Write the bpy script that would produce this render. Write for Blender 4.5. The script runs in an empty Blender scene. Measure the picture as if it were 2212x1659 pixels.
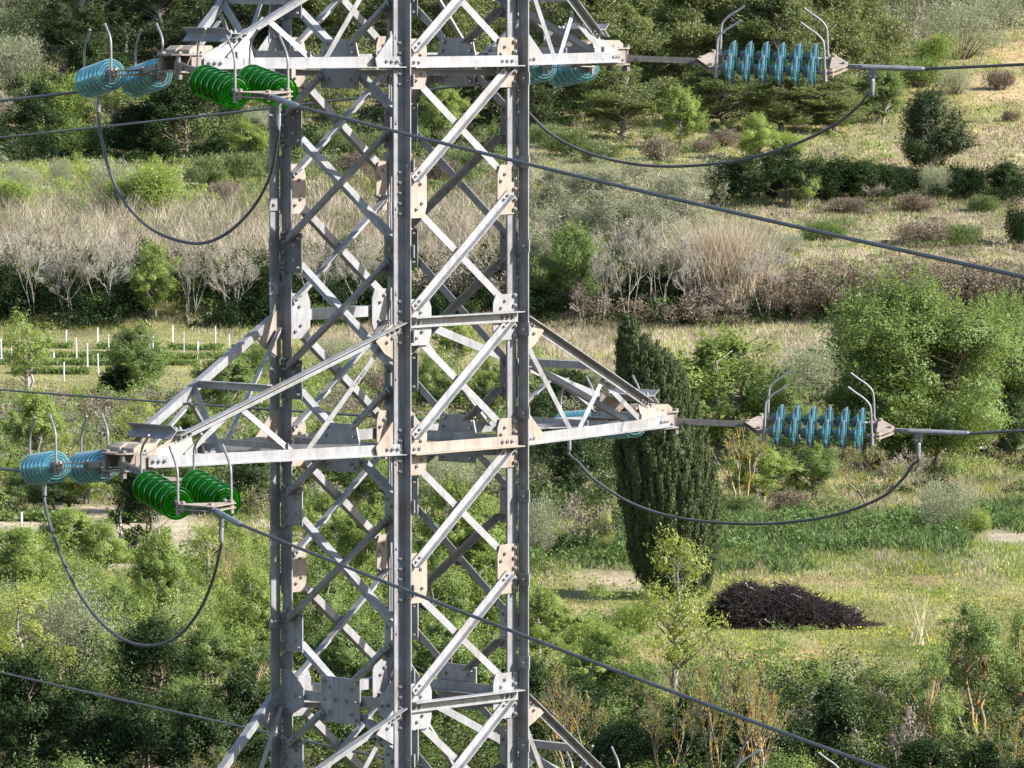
import bpy, bmesh, math, random
import numpy as np
from mathutils import Vector, Matrix

SC = bpy.context.scene
COL = SC.collection
RNG = np.random.default_rng(7)
random.seed(7)

# ------------------------------------------------------------------ camera
F, CX, CY, YH = 14000.0, 1106.0, 829.5, -80.0       # focal length and centre in pixels of a 2212 px wide view
TH = math.atan((CY - YH) / F)
CT, ST = math.cos(TH), math.sin(TH)
cam_d = bpy.data.cameras.new('camera')
cam = bpy.data.objects.new('camera', cam_d)
COL.objects.link(cam)
cam_d.sensor_width = 36.0
cam_d.lens = 36.0 * F / 2212.0
cam_d.clip_start = 0.5
cam_d.clip_end = 9000
cam.rotation_euler = (math.pi / 2 - TH, 0, 0)
SC.camera = cam


def at(x, y, Y):
    """world point at distance Y for a direction of view"""
    u, v = (x - CX) / F, (CY - y) / F
    dy, dz = CT + v * ST, -ST + v * CT
    return Vector((u * Y / dy, Y, dz * Y / dy))


def zat(y, Y):
    v = (CY - y) / F
    return Y * (-ST + v * CT) / (CT + v * ST)


# ------------------------------------------------------------------ light
SUN_AZ, SUN_EL = math.radians(105), math.radians(33)      # clockwise from +Y
w = bpy.data.worlds.new('World')
SC.world = w
w.use_nodes = True
nt = w.node_tree
nt.nodes.clear()
sky = nt.nodes.new('ShaderNodeTexSky')
sky.sky_type = 'NISHITA'
sky.sun_disc = False
sky.sun_elevation = SUN_EL
sky.sun_rotation = SUN_AZ
bg = nt.nodes.new('ShaderNodeBackground')
bg.inputs['Strength'].default_value = 0.11
wo = nt.nodes.new('ShaderNodeOutputWorld')
nt.links.new(sky.outputs[0], bg.inputs[0])
nt.links.new(bg.outputs[0], wo.inputs[0])
sl = bpy.data.lights.new('sun', 'SUN')
sl.energy = 5.0
sl.angle = math.radians(0.5)
sl.color = (1.0, 0.965, 0.92)
so = bpy.data.objects.new('sun', sl)
COL.objects.link(so)
sd = Vector((math.cos(SUN_EL) * math.sin(SUN_AZ), math.cos(SUN_EL) * math.cos(SUN_AZ), math.sin(SUN_EL)))
so.rotation_euler = sd.to_track_quat('Z', 'Y').to_euler()
so.location = (200, -60, 160)
SC.view_settings.view_transform = 'Standard'
SC.view_settings.look = 'None'
SC.view_settings.exposure = 1.22
SC.view_settings.gamma = 1.0
SC.cycles.max_bounces = 8
SC.cycles.transparent_max_bounces = 12
SC.cycles.transmission_bounces = 8

# ------------------------------------------------------------------ materials


def newmat(name):
    m = bpy.data.materials.new(name)
    m.use_nodes = True
    t = m.node_tree
    t.nodes.clear()
    out = t.nodes.new('ShaderNodeOutputMaterial')
    return m, t, out


def ramp(t, fac, stops):
    r = t.nodes.new('ShaderNodeValToRGB')
    e = r.color_ramp.elements
    while len(e) < len(stops):
        e.new(0.5)
    for i, (p, c) in enumerate(stops):
        e[i].position = p
        e[i].color = (*c, 1)
    t.links.new(fac, r.inputs[0])
    return r.outputs[0]


def noise(t, scale, detail=4, coord='Object', rough=0.55):
    tc = t.nodes.new('ShaderNodeTexCoord')
    n = t.nodes.new('ShaderNodeTexNoise')
    n.inputs['Scale'].default_value = scale
    n.inputs['Detail'].default_value = detail
    n.inputs['Roughness'].default_value = rough
    t.links.new(tc.outputs[coord], n.inputs['Vector'])
    return n.outputs[0]


def steel(name, c0, c1, metallic=0.25, rough=0.5, scale=9.0, stain=None):
    m, t, out = newmat(name)
    p = t.nodes.new('ShaderNodeBsdfPrincipled')
    p.inputs['Metallic'].default_value = metallic
    n1 = noise(t, scale, 6)
    col = ramp(t, n1, [(0.3, c0), (0.7, c1)])
    if stain:
        n2 = noise(t, 2.3, 5)
        mx = t.nodes.new('ShaderNodeMix')
        mx.data_type = 'RGBA'
        f = ramp(t, n2, [(0.5, (0, 0, 0)), (0.68, (0.6, 0.6, 0.6))])
        t.links.new(f, mx.inputs[0])
        t.links.new(col, mx.inputs[6])
        mx.inputs[7].default_value = (*stain, 1)
        col = mx.outputs[2]
    t.links.new(col, p.inputs['Base Color'])
    tc = t.nodes.new('ShaderNodeTexCoord')
    mp = t.nodes.new('ShaderNodeMapping')
    mp.inputs['Scale'].default_value = (26, 26, 1.6)
    t.links.new(tc.outputs['Object'], mp.inputs['Vector'])
    sn = t.nodes.new('ShaderNodeTexNoise')
    sn.inputs['Scale'].default_value = 1.0
    sn.inputs['Detail'].default_value = 5
    t.links.new(mp.outputs[0], sn.inputs['Vector'])
    sx = t.nodes.new('ShaderNodeMix')
    sx.data_type = 'RGBA'
    sx.blend_type = 'MULTIPLY'
    sx.inputs[0].default_value = 0.38
    t.links.new(col, sx.inputs[6])
    t.links.new(ramp(t, sn.outputs[0], [(0.34, (0.60, 0.55, 0.50)), (0.52, (1, 1, 1)), (0.7, (1.1, 1.1, 1.12))]), sx.inputs[7])
    t.links.new(sx.outputs[2], p.inputs['Base Color'])
    n3 = noise(t, 60, 3)
    rr = ramp(t, n3, [(0.3, (rough - .1,) * 3), (0.7, (rough + .12,) * 3)])
    t.links.new(rr, p.inputs['Roughness'])
    b = t.nodes.new('ShaderNodeBump')
    b.inputs['Strength'].default_value = 0.12
    b.inputs['Distance'].default_value = 0.004
    t.links.new(n3, b.inputs['Height'])
    t.links.new(b.outputs[0], p.inputs['Normal'])
    t.links.new(p.outputs[0], out.inputs[0])
    return m


M = {}
M['steel'] = steel('galvanised_steel', (0.235, 0.235, 0.24), (0.345, 0.345, 0.35), stain=(0.24, 0.215, 0.19))
M['tan'] = steel('weathered_tan_steel', (0.25, 0.205, 0.165), (0.345, 0.285, 0.232), metallic=0.1, rough=0.6)
M['legsteel'] = steel('leg_steel', (0.185, 0.185, 0.197), (0.285, 0.282, 0.29), metallic=0.3, rough=0.5, stain=(0.20, 0.17, 0.145))
M['darkplate'] = steel('dark_plate_steel', (0.12, 0.115, 0.112), (0.19, 0.182, 0.178), metallic=0.2, rough=0.6, stain=(0.12, 0.10, 0.085))
M['endbox'] = steel('end_box_steel', (0.20, 0.165, 0.14), (0.29, 0.24, 0.205), metallic=0.15, rough=0.6)
M['bolt'] = steel('bolt_steel', (0.27, 0.26, 0.255), (0.37, 0.36, 0.35), metallic=0.4, rough=0.42)
M['fitting'] = steel('fitting_steel', (0.14, 0.125, 0.115), (0.22, 0.20, 0.185), metallic=0.35, rough=0.5, scale=20)
M['horn'] = steel('horn_steel', (0.25, 0.24, 0.235), (0.34, 0.325, 0.315), metallic=0.4, rough=0.42, scale=20)
M['alu'] = steel('clamp_aluminium', (0.22, 0.225, 0.235), (0.30, 0.305, 0.315), metallic=0.5, rough=0.45, scale=18)
M['cap'] = steel('insulator_cap', (0.10, 0.11, 0.115), (0.18, 0.185, 0.19), metallic=0.1, rough=0.7, scale=30)
M['ink'] = steel('marker_ink', (0.06, 0.06, 0.07), (0.1, 0.1, 0.1), metallic=0, rough=0.7)


def cable_mat(name, c):
    m, t, out = newmat(name)
    p = t.nodes.new('ShaderNodeBsdfPrincipled')
    p.inputs['Metallic'].default_value = 0.35
    p.inputs['Roughness'].default_value = 0.55
    n1 = noise(t, 6, 5)
    t.links.new(ramp(t, n1, [(0.3, tuple(a * 0.75 for a in c)), (0.7, tuple(a * 1.2 for a in c))]), p.inputs['Base Color'])
    t.links.new(p.outputs[0], out.inputs[0])
    return m


M['cable'] = cable_mat('stranded_aluminium', (0.11, 0.108, 0.108))


def glass(name, clear, body, k=0.5, gl=0.25, rough=0.08):
    """toughened glass: part lets the view through tinted, part glows with the light in it, edges mirror"""
    m, t, out = newmat(name)
    tp = t.nodes.new('ShaderNodeBsdfTransparent')
    oi = t.nodes.new('ShaderNodeObjectInfo')
    t.links.new(ramp(t, oi.outputs['Random'], [(0, tuple(q * 0.90 for q in clear)), (1, tuple(min(1, q * 1.08) for q in clear))]), tp.inputs['Color'])
    d = t.nodes.new('ShaderNodeBsdfTranslucent')
    d.inputs['Color'].default_value = (*body, 1)
    d2 = t.nodes.new('ShaderNodeBsdfDiffuse')
    d2.inputs['Color'].default_value = (*body, 1)
    a = t.nodes.new('ShaderNodeMixShader')
    a.inputs[0].default_value = 0.5
    t.links.new(d.outputs[0], a.inputs[1])
    t.links.new(d2.outputs[0], a.inputs[2])
    b = t.nodes.new('ShaderNodeMixShader')
    b.inputs[0].default_value = k
    t.links.new(tp.outputs[0], b.inputs[1])
    t.links.new(a.outputs[0], b.inputs[2])
    g = t.nodes.new('ShaderNodeBsdfGlossy')
    g.inputs['Roughness'].default_value = rough
    lw = t.nodes.new('ShaderNodeLayerWeight')
    lw.inputs[0].default_value = gl
    c = t.nodes.new('ShaderNodeMixShader')
    t.links.new(lw.outputs['Fresnel'], c.inputs[0])
    t.links.new(b.outputs[0], c.inputs[1])
    t.links.new(g.outputs[0], c.inputs[2])
    t.links.new(c.outputs[0], out.inputs[0])
    return m


M['blue_glass'] = glass('blue_glass', (0.52, 0.87, 0.90), (0.13, 0.48, 0.53), 0.15, 0.26)
M['blue_highlight'] = glass('blue_glass_highlight', (0.62, 0.90, 0.95), (0.46, 0.68, 0.74), 0.55, 0.55)  # paler rims and rib crests: bright edge highlights put into the colour
M['green_glass'] = glass('green_glass', (0.22, 0.88, 0.10), (0.012, 0.26, 0.006), 0.30, 0.3)
M['green_rim'] = glass('green_glass_rim', (0.10, 0.55, 0.08), (0.03, 0.20, 0.03), 0.6, 0.6)

# ------------------------------------------------------------------ mesh helpers


def tag(o, label=None, cat=None, group=None, kind=None):
    if label: o['label'] = label
    if cat: o['category'] = cat
    if group: o['group'] = group
    if kind: o['kind'] = kind
    return o


def empty(name, loc=(0, 0, 0), parent=None):
    o = bpy.data.objects.new(name, None)
    o.empty_display_size = 0.2
    COL.objects.link(o)
    o.location = loc
    if parent: o.parent = parent
    return o


class MB:
    """collects shapes; build() links them as one mesh object"""

    def __init__(self):
        self.v, self.f, self.mi = [], [], []

    def add(self, vs, fs, mi=0):
        k = len(self.v)
        self.v += [tuple(p) for p in vs]
        self.f += [tuple(i + k for i in q) for q in fs]
        self.mi += [mi] * len(fs)

    def prism(self, poly, d, mi=0):
        """polygon (list of Vectors) extruded by vector d"""
        n = len(poly)
        vs = [Vector(p) for p in poly] + [Vector(p) + d for p in poly]
        fs = [tuple(range(n))[::-1], tuple(range(n, 2 * n))]
        fs += [(i, (i + 1) % n, n + (i + 1) % n, n + i) for i in range(n)]
        self.add(vs, fs, mi)

    def angle(self, p0, p1, d1, d2, w1, w2, t, mi=0):
        """rolled steel angle from p0 to p1, flanges along d1 and d2"""
        d1, d2 = Vector(d1), Vector(d2)
        sec = [d1 * 0, d1 * w1, d1 * w1 + d2 * t, d1 * t * 1.6 + d2 * t, d1 * t + d2 * t * 1.6, d2 * w2 + d1 * t, d2 * w2]
        self.prism([Vector(p0) + s for s in sec], Vector(p1) - Vector(p0), mi)

    def box(self, c, ax, ay, az, mi=0):
        c = Vector(c)
        self.prism([c - ax - ay - az, c + ax - ay - az, c + ax + ay - az, c - ax + ay - az], az * 2, mi)

    def cyl(self, p0, p1, r0, r1=None, n=10, mi=0):
        p0, p1 = Vector(p0), Vector(p1)
        r1 = r0 if r1 is None else r1
        z = (p1 - p0).normalized()
        x = z.orthogonal().normalized()
        y = z.cross(x)
        vs = []
        for p, r in ((p0, r0), (p1, r1)):
            vs += [p + (x * math.cos(2 * math.pi * i / n) + y * math.sin(2 * math.pi * i / n)) * r for i in range(n)]
        fs = [tuple(range(n))[::-1], tuple(range(n, 2 * n))] + [(i, (i + 1) % n, n + (i + 1) % n, n + i) for i in range(n)]
        self.add(vs, fs, mi)

    def bolt(self, p, n, r=0.0155, h=0.014, mi=1):
        self.cyl(p, Vector(p) + n * h, r, r * 0.95, 6, mi)
        self.cyl(Vector(p) + n * h, Vector(p) + n * h * 1.7, r * 0.5, r * 0.5, 6, mi)

    def tube(self, pts, rad, n=8, mi=0):
        pts = [Vector(p) for p in pts]
        if not hasattr(rad, '__len__'): rad = [rad] * len(pts)
        vs, fs = [], []
        x = None
        for i, p in enumerate(pts):
            z = (pts[min(i + 1, len(pts) - 1)] - pts[max(i - 1, 0)]).normalized()
            x = z.orthogonal().normalized() if x is None else (x - z * x.dot(z)).normalized()
            y = z.cross(x)
            vs += [p + (x * math.cos(2 * math.pi * j / n) + y * math.sin(2 * math.pi * j / n)) * rad[i] for j in range(n)]
        for i in range(len(pts) - 1):
            for j in range(n):
                fs.append((i * n + j, i * n + (j + 1) % n, (i + 1) * n + (j + 1) % n, (i + 1) * n + j))
        fs.append(tuple(range(n))[::-1])
        k = (len(pts) - 1) * n
        fs.append(tuple(range(k, k + n)))
        self.add(vs, fs, mi)

    def lathe(self, base, axis, prof, n=32, mi=0):
        """profile of (along, radius) turned about axis"""
        z = Vector(axis).normalized()
        x = z.orthogonal().normalized()
        y = z.cross(x)
        vs, fs = [], []
        for a, r in prof:
            vs += [Vector(base) + z * a + (x * math.cos(2 * math.pi * j / n) + y * math.sin(2 * math.pi * j / n)) * max(r, 1e-4) for j in range(n)]
        for i in range(len(prof) - 1):
            for j in range(n):
                fs.append((i * n + j, i * n + (j + 1) % n, (i + 1) * n + (j + 1) % n, (i + 1) * n + j))
        self.add(vs, fs, mi)

    def mesh(self, name, mats, smooth=False):
        me = bpy.data.meshes.new(name)
        me.from_pydata(self.v, [], self.f)
        for m in mats: me.materials.append(m)
        if any(self.mi): me.polygons.foreach_set('material_index', self.mi)
        if smooth: me.polygons.foreach_set('use_smooth', [True] * len(self.f))
        bm = bmesh.new()
        bm.from_mesh(me)
        bmesh.ops.recalc_face_normals(bm, faces=bm.faces)
        bm.to_mesh(me)
        bm.free()
        me.update()
        return me

    def build(self, name, mats, parent=None, origin=None, smooth=False):
        """vertices are given in world space; origin is where the object (and its parent chain) sits"""
        if not isinstance(mats, (list, tuple)): mats = [mats]
        if origin is not None:
            ox = Vector(origin)
            self.v = [tuple(Vector(p) - ox) for p in self.v]
        me = self.mesh(name, mats, smooth)
        o = bpy.data.objects.new(name, me)
        COL.objects.link(o)
        if parent: o.parent = parent
        return o


def catmull(pts, k=8):
    P = [Vector(p) for p in pts]
    P = [P[0] * 2 - P[1]] + P + [P[-1] * 2 - P[-2]]
    out = []
    for i in range(1, len(P) - 2):
        a, b, c, d = P[i - 1:i + 3]
        for j in range(k):
            t = j / k
            out.append(0.5 * (2 * b + (c - a) * t + (2 * a - 5 * b + 4 * c - d) * t * t + (3 * b - a - 3 * c + d) * t ** 3))
    out.append(P[-2])
    return out

# ------------------------------------------------------------------ terrain height
PROF = [(-400, 6), (-60, 0), (-20, -1.7), (4, -1.9), (10, -4.0), (22, -9), (52, -18), (100, -27.5), (200, -38), (280, -41.6), (310, -41.6),
        (325, -41), (335, -40), (345, -38.9), (352, -38.65), (400, -38.55), (430, -37.9), (450, -37.6), (480, -37.0), (520, -36.6),
        (560, -36.1), (600, -35.5), (620, -34.8), (630, -32.2), (650, -31), (680, -29), (720, -26), (760, -23.3), (800, -20.6),
        (850, -15.8), (950, -7.5), (1050, 3), (1300, 36), (2000, 120), (4000, 260), (7000, 300)]
PY = np.array([p[0] for p in PROF], float)
PZ = np.array([p[1] for p in PROF], float)


def hash2(ix, iy, seed):
    h = (ix.astype(np.int64) * 374761393 + iy.astype(np.int64) * 668265263 + seed * 1442695041) & 0x7fffffff
    h = ((h ^ (h >> 13)) * 1274126177) & 0x7fffffff
    return ((h ^ (h >> 16)) & 0xffff) / 65535.0


def vnoise(x, y, seed=0):
    x = np.asarray(x, float); y = np.asarray(y, float)
    ix, iy = np.floor(x), np.floor(y)
    fx, fy = x - ix, y - iy
    fx, fy = fx * fx * (3 - 2 * fx), fy * fy * (3 - 2 * fy)
    a, b = hash2(ix, iy, seed), hash2(ix + 1, iy, seed)
    c, d = hash2(ix, iy + 1, seed), hash2(ix + 1, iy + 1, seed)
    return (a * (1 - fx) + b * fx) * (1 - fy) + (c * (1 - fx) + d * fx) * fy


def fbm(x, y, seed=0, o=4):
    s, a, k = 0, 0.5, 1.0
    for i in range(o):
        s = s + a * vnoise(np.asarray(x) * k, np.asarray(y) * k, seed + i)
        a *= 0.5; k *= 2.03
    return s / (1 - 0.5 ** o)


def gh(X, Y):
    X = np.asarray(X, float); Y = np.asarray(Y, float)
    z = np.interp(Y, PY, PZ)
    amp = np.clip((Y - 250) / 150, 0, 1) * np.clip(0.55 + (Y - 620) / 300, 0.45, 2.2)
    z = z + amp * (fbm(X / 14, Y / 14, 3) - 0.5) * 0.9
    z = z + np.clip((Y - 1100) / 600, 0, 1) * (fbm(X / 260, Y / 260, 9) - 0.5) * 90
    z = z + np.clip((np.abs(X) - 110) / 300, 0, 1) * (fbm(X / 150, Y / 150, 5) - 0.3) * 40
    return z


_gy = np.linspace(300, 1060, 4000)
_gpy = CY - F * np.tan(np.arctan2(np.interp(_gy, PY, PZ), _gy) + TH)   # row seen for every distance
_gpy = np.minimum.accumulate(_gpy)


def depth_of_row(y):
    return float(np.interp(-y, -_gpy, _gy))


def ground(x, y):
    Y = depth_of_row(y)
    v = (CY - y) / F
    X = (x - CX) / F * Y / (CT + v * ST)
    return Vector((X, Y, float(gh(X, Y))))


# ------------------------------------------------------------------ lattice tower
A_T = math.radians(47.3)
W = 1.317
E1 = Vector((math.cos(A_T), math.sin(A_T), 0))       # along the right-hand face
E2 = Vector((-math.sin(A_T), math.cos(A_T), 0))      # along the left-hand face
UP = Vector((0, 0, 1))
PN = Vector((-0.85, 50.0, 0))
LEG = {'N': PN, 'R': PN + E1 * W, 'L': PN + E2 * W, 'F': PN + (E1 + E2) * W}
CEN = PN + (E1 + E2) * W / 2
TB = float(gh(CEN.x, CEN.y))
ROOT = Vector((CEN.x, CEN.y, TB))
tower = empty('lattice_tower', ROOT)
tag(tower, 'grey galvanised steel lattice pylon with crossed bars, standing before the valley', 'pylon')


def zn(y): return zat(y, 50.0)


ZTOP = zn(-420)
STEP = (zn(137) - zn(973)) / 3.0


def node(k): return zn(137) - STEP * k


LVL_LO = node(0), node(3), zn(1835)      # arm bottoms
LVL_UP = node(-1), node(2), node(5)      # arm tops

# legs: two angles set star-wise with stitch plates between them
g = 0.007
for nm, p in LEG.items():
    i1 = E1 if nm in 'NL' else -E1
    i2 = E2 if nm in 'NR' else -E2
    mb = MB()
    for s in (1, -1):
        a = p + (i1 + i2) * g * s
        mb.angle(a + UP * (TB - 0.3), a + UP * ZTOP, i1 * s, i2 * s, 0.1, 0.1, 0.011)
    leg = mb.build('leg', M['legsteel'], tower, ROOT)
    k = 0
    z = zn(1640)
    while z < zn(-60):
        near = min(abs(z - node(j / 2)) for j in range(-2, 14))
        d = i1 if k % 2 else i2
        o = i2 if k % 2 else i1
        mb = MB()
        c = p - d * 0.055 + UP * z + o * 0.002
        mb.box(c, d * 0.075, o * 0.006, UP * 0.05)
        for q in (-1, 1):
            mb.bolt(c + d * 0.055 * 0 + d * 0.05 * 0 - d * 0.03 + o * 0.006 * q, o * q, 0.017)
        mb.build('stitch_plate', [M['legsteel'], M['bolt']], leg, ROOT)
        k += 1
        z += STEP * 0.33
    # column of bolts up the leg beside every node
    mb = MB()
    for j in range(-2, 14):
        zz = node(j / 2)
        for dz in (-0.16, -0.08, 0.0, 0.08, 0.16):
            if j % 2 == 0:
                n = -i2 if nm in 'NR' else i2      # bolts of the E1 faces
                mb.bolt(p + i1 * 0.05 + n * 0.013 * 1 + UP * (zz + dz), n, 0.0165)
                mb.bolt(p - i1 * 0.05 - i2 * 0.019 + UP * (zz + dz), -i2, 0.0165, mi=0)
            else:
                n = -i1
                mb.bolt(p + i2 * 0.05 + n * 0.013 + UP * (zz + dz), n, 0.0165, mi=0)
    mb.mi = [0] * len(mb.mi)
    mb.build('leg_bolts', M['bolt'], leg, ROOT)


class Face:
    def __init__(self, a, b, n):
        self.a, self.b, self.n = LEG[a], LEG[b], n
        self.u = (self.b - self.a).normalized()

    def P(self, u, z, off=0.0): return self.a + self.u * u + UP * z + self.n * off


FACES = {'NR': Face('N', 'R', -E2), 'LF': Face('L', 'F', E2), 'NL': Face('N', 'L', -E1), 'RF': Face('R', 'F', E1)}


def brace(f, u0, z0, u1, z1, outside, wf=0.060, mat='steel', vflip=False):
    """one diagonal angle on a tower face; outside ones have their standing flange outwards"""
    d = Vector((u1 - u0, z1 - z0)).normalized()
    perp = Vector((-d.y, d.x))
    if perp.y < 0: perp = -perp                          # points up
    pw = f.u * perp.x + UP * perp.y
    if outside:
        off, nn, s = 0.019, f.n, 1
    else:
        off, nn, s = -0.019, -f.n, -1
    if vflip: s = -s
    mb = MB()
    a = f.P(u0, z0, off) - pw * wf * 0.5 * s
    b = f.P(u1, z1, off) - pw * wf * 0.5 * s
    w1, w2 = (wf, wf * 0.95) if (outside or f is FACES['NR'] or f is FACES['LF']) else (wf * 0.62, wf * 1.35)
    mb.angle(a, b, pw * s, nn, w1, w2, 0.007, 0)
    dd = (b - a).normalized()
    for q in (0.035, 0.085):
        mb.bolt(a + dd * q + pw * s * wf * 0.55 + nn * 0.007, nn, 0.013)
        mb.bolt(b - dd * q + pw * s * wf * 0.55 + nn * 0.007, nn, 0.013)
    return mb.build('brace', [M[mat], M['bolt']], tower, ROOT)


def gusset(f, poly, off, mat='tan', bolts=(), th=0.010, parent=None, name='gusset_plate'):
    mb = MB()
    mb.prism([f.P(u, z, off - th / 2) for u, z in poly], f.n * th)
    for (u, z) in bolts:
        mb.bolt(f.P(u, z, off + th / 2), f.n)
        mb.bolt(f.P(u, z, off - th / 2), -f.n)
    return mb.build(name, [M[mat], M['bolt']], parent or tower, ROOT)


KMIN, KMAX = -2, 8
for fn, f in FACES.items():
    half = 0.0 if fn in ('NR', 'LF') else 0.5
    for k in range(KMIN, KMAX):
        z0, z1 = node(k + half), node(k + 1 + half)
        # the cross between two nodes: '/' outside, '\\' inside as seen from outside the face
        e = 0.12
        side = 1 if fn in ('NR', 'RF') else -1
        up_right_a = (0.10, z1 + e * 0.85, W - 0.12, z0 - e * 0.25)
        dn_right_a = (0.14, z0 - e * 0.85, W - 0.12, z1 + e * 0.85)
        if fn == 'NL' or fn == 'LF':
            up_right_a = (W - up_right_a[0], up_right_a[1], W - up_right_a[2], up_right_a[3])
            dn_right_a = (W - dn_right_a[0], dn_right_a[1], W - dn_right_a[2], dn_right_a[3])
        cross_plate = fn in ('NL', 'RF') and (k + 1) in (0, 3, 5, 6)
        if cross_plate:
            for q in (up_right_a, dn_right_a):
                u0, zz0, u1, zz1 = q
                for t0, t1 in ((0, 0.345), (0.655, 1.0)):
                    brace(f, u0 + (u1 - u0) * t0, zz0 + (zz1 - zz0) * t0, u0 + (u1 - u0) * t1, zz0 + (zz1 - zz0) * t1, q is up_right_a, mat='steel')
        else:
            brace(f, *up_right_a, True, mat='legsteel' if half else 'steel')
            brace(f, *dn_right_a, False)
        # gusset plates at both legs
        z = z0
        if half == 0.0:
            mat = 'tan' if (k % 3) != 2 else 'steel'
            for a in (0, 1):
                U = (lambda u: u) if a == 0 else (lambda u: W - u)
                big = k in (2, 5)
                h0, h1 = (0.20, 0.19) if not big else (0.19, 0.17)
                x1 = 0.275 if a == 0 else 0.235
                if big: x1 += 0.05
                poly = [(U(0.0), z - h0), (U(x1 - 0.03), z - h0), (U(x1), z - h0 * 0.55), (U(x1), z + h1 * 0.6), (U(x1 - 0.03), z + h1), (U(0.0), z + h1)]
                if fn == 'LF' and a == 1: pass
                gusset(f, poly, 0.0, mat, [(U(0.155), z + 0.12), (U(0.20), z + 0.065), (U(0.155), z - 0.13), (U(0.215), z - 0.085)])
        else:
            mat = 'darkplate' if k < 3 else 'steel'
            for a in (0, 1):
                U = (lambda u: u) if a == 0 else (lambda u: W - u)
                x1 = 0.185 if a == 0 else 0.235
                poly = [(U(0.0), z - 0.155), (U(x1), z - 0.155), (U(x1), z + 0.155), (U(0.0), z + 0.155)]
                gusset(f, poly, 0.0, mat, [(U(0.03), z + 0.12), (U(0.03), z - 0.12), (U(x1 - 0.03), z + 0.115), (U(x1 - 0.03), z - 0.115), (U(x1 - 0.075), z - 0.06), (U(x1 - 0.075), z + 0.06)])

# horizontals
for fn, f in FACES.items():
    for zl, topside, tan in ((LVL_LO[0], 0, 0), (LVL_LO[1], 0, 1), (LVL_LO[2], 0, 0), (LVL_UP[1], 1, 0), (LVL_UP[2], 1, 0), (LVL_UP[0], 1, 0)):
        if fn in ('NR', 'LF'):
            if fn == 'LF' and topside == 0: pass
            mb = MB()
            s = 1 if topside == 0 else -1
            z = zl - 0.035 * s
            a, b = f.P(0.045, z, 0.026), f.P(W - 0.03, z, 0.026)
            mb.angle(a, b, UP * s, f.n, 0.085, 0.085, 0.008)
            for u in (0.10, 0.155, W - 0.21, W - 0.155, W - 0.1):
                mb.bolt(f.P(u, z + 0.045 * s, 0.034), f.n, 0.017)
            mb.build('horizontal', [M['tan' if tan and fn == 'NR' else 'steel'], M['bolt']], tower, ROOT)
        elif topside == 0 or zl == LVL_UP[2]:
            mb = MB()
            z = zl - 0.035
            mb.angle(f.P(0.12, z, -0.026), f.P(W - 0.12, z, -0.026), UP, -f.n, 0.08, 0.08, 0.008)
            mb.build('horizontal', [M['steel'], M['bolt']], tower, ROOT)
            c = W / 2
            if zl == LVL_UP[2]:
                poly = [(c - 0.21, zl - 0.18), (c + 0.21, zl - 0.18), (c + 0.21, zl + 0.18), (c - 0.21, zl + 0.18)]
                bl = [(c - 0.17, zl + 0.145), (c - 0.12, zl + 0.10), (c + 0.17, zl + 0.145), (c + 0.12, zl + 0.10), (c - 0.175, zl), (c - 0.06, zl), (c + 0.06, zl), (c + 0.175, zl),
                      (c - 0.17, zl - 0.145), (c - 0.12, zl - 0.10), (c + 0.17, zl - 0.145), (c + 0.12, zl - 0.10)]
            else:
                poly = [(c - 0.20, zl - 0.20), (c + 0.20, zl - 0.20), (c + 0.205, zl + 0.05), (c + 0.17, zl + 0.18), (c - 0.17, zl + 0.18), (c - 0.205, zl + 0.05)]
                bl = [(c - 0.13, zl + 0.15), (c + 0.13, zl + 0.15), (c - 0.15, zl + 0.08), (c + 0.15, zl + 0.08), (c - 0.16, zl - 0.16), (c + 0.16, zl - 0.16), (c - 0.12, zl - 0.13), (c + 0.12, zl - 0.13)]
            gusset(f, poly, 0.006, 'steel', bl, th=0.012)
            # bolted cleats tying the level together
    if fn in ('NL', 'RF'):
        for u in (0.0, W):
            s = 1 if u == 0 else -1
            for zl in (LVL_UP[2],):
                poly = [(u, zl - 0.15), (u + s * 0.12, zl - 0.15), (u + s * 0.245, zl - 0.08), (u + s * 0.245, zl + 0.06), (u + s * 0.10, zl + 0.2), (u, zl + 0.2)]
                gusset(f, poly, 0.0, 'steel', [(u + s * 0.06, zl + 0.14), (u + s * 0.06, zl + 0.05), (u + s * 0.15, zl), (u + s * 0.215, zl - 0.01), (u + s * 0.06, zl - 0.1)])
# plan bracing at the arm levels
for zl in (LVL_LO[0], LVL_LO[1], LVL_UP[2]):
    for a, b in (('N', 'F'), ('L', 'R')):
        mb = MB()
        d = (LEG[b] - LEG[a]).normalized()
        p0, p1 = LEG[a] + d * 0.12, LEG[b] - d * 0.12
        zz = zl - 0.045 if a == 'N' else zl - 0.06
        mb.angle(p0 + UP * zz, p1 + UP * zz, d.cross(UP), UP * (1 if a == 'N' else -1), 0.05, 0.05, 0.006)
        mb.build('brace', [M['steel'], M['bolt']], tower, ROOT)

# earthing cable running down inside the near leg
mb = MB()
pp = LEG['F'] - (E1 + E2) * 0.03 - E2 * 0.05
mb.tube([pp + UP * (TB + 0.1), pp + UP * ZTOP], 0.006, 6)
pp = pp - E1 * 0.025
mb.tube([pp + UP * (TB + 0.1), pp + UP * ZTOP], 0.006, 6)
mb.build('earth_wire', M['alu'], tower, ROOT)
mb = MB()
mb.box(ROOT - UP * 0.2, E1 * 1.3, E2 * 1.3, UP * 0.25)
M['concrete'] = steel('concrete', (0.3, 0.29, 0.27), (0.42, 0.4, 0.37), metallic=0, rough=0.85)
mb.build('footing', M['concrete'], tower, ROOT)

# ------------------------------------------------------------------ crossarms


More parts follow.
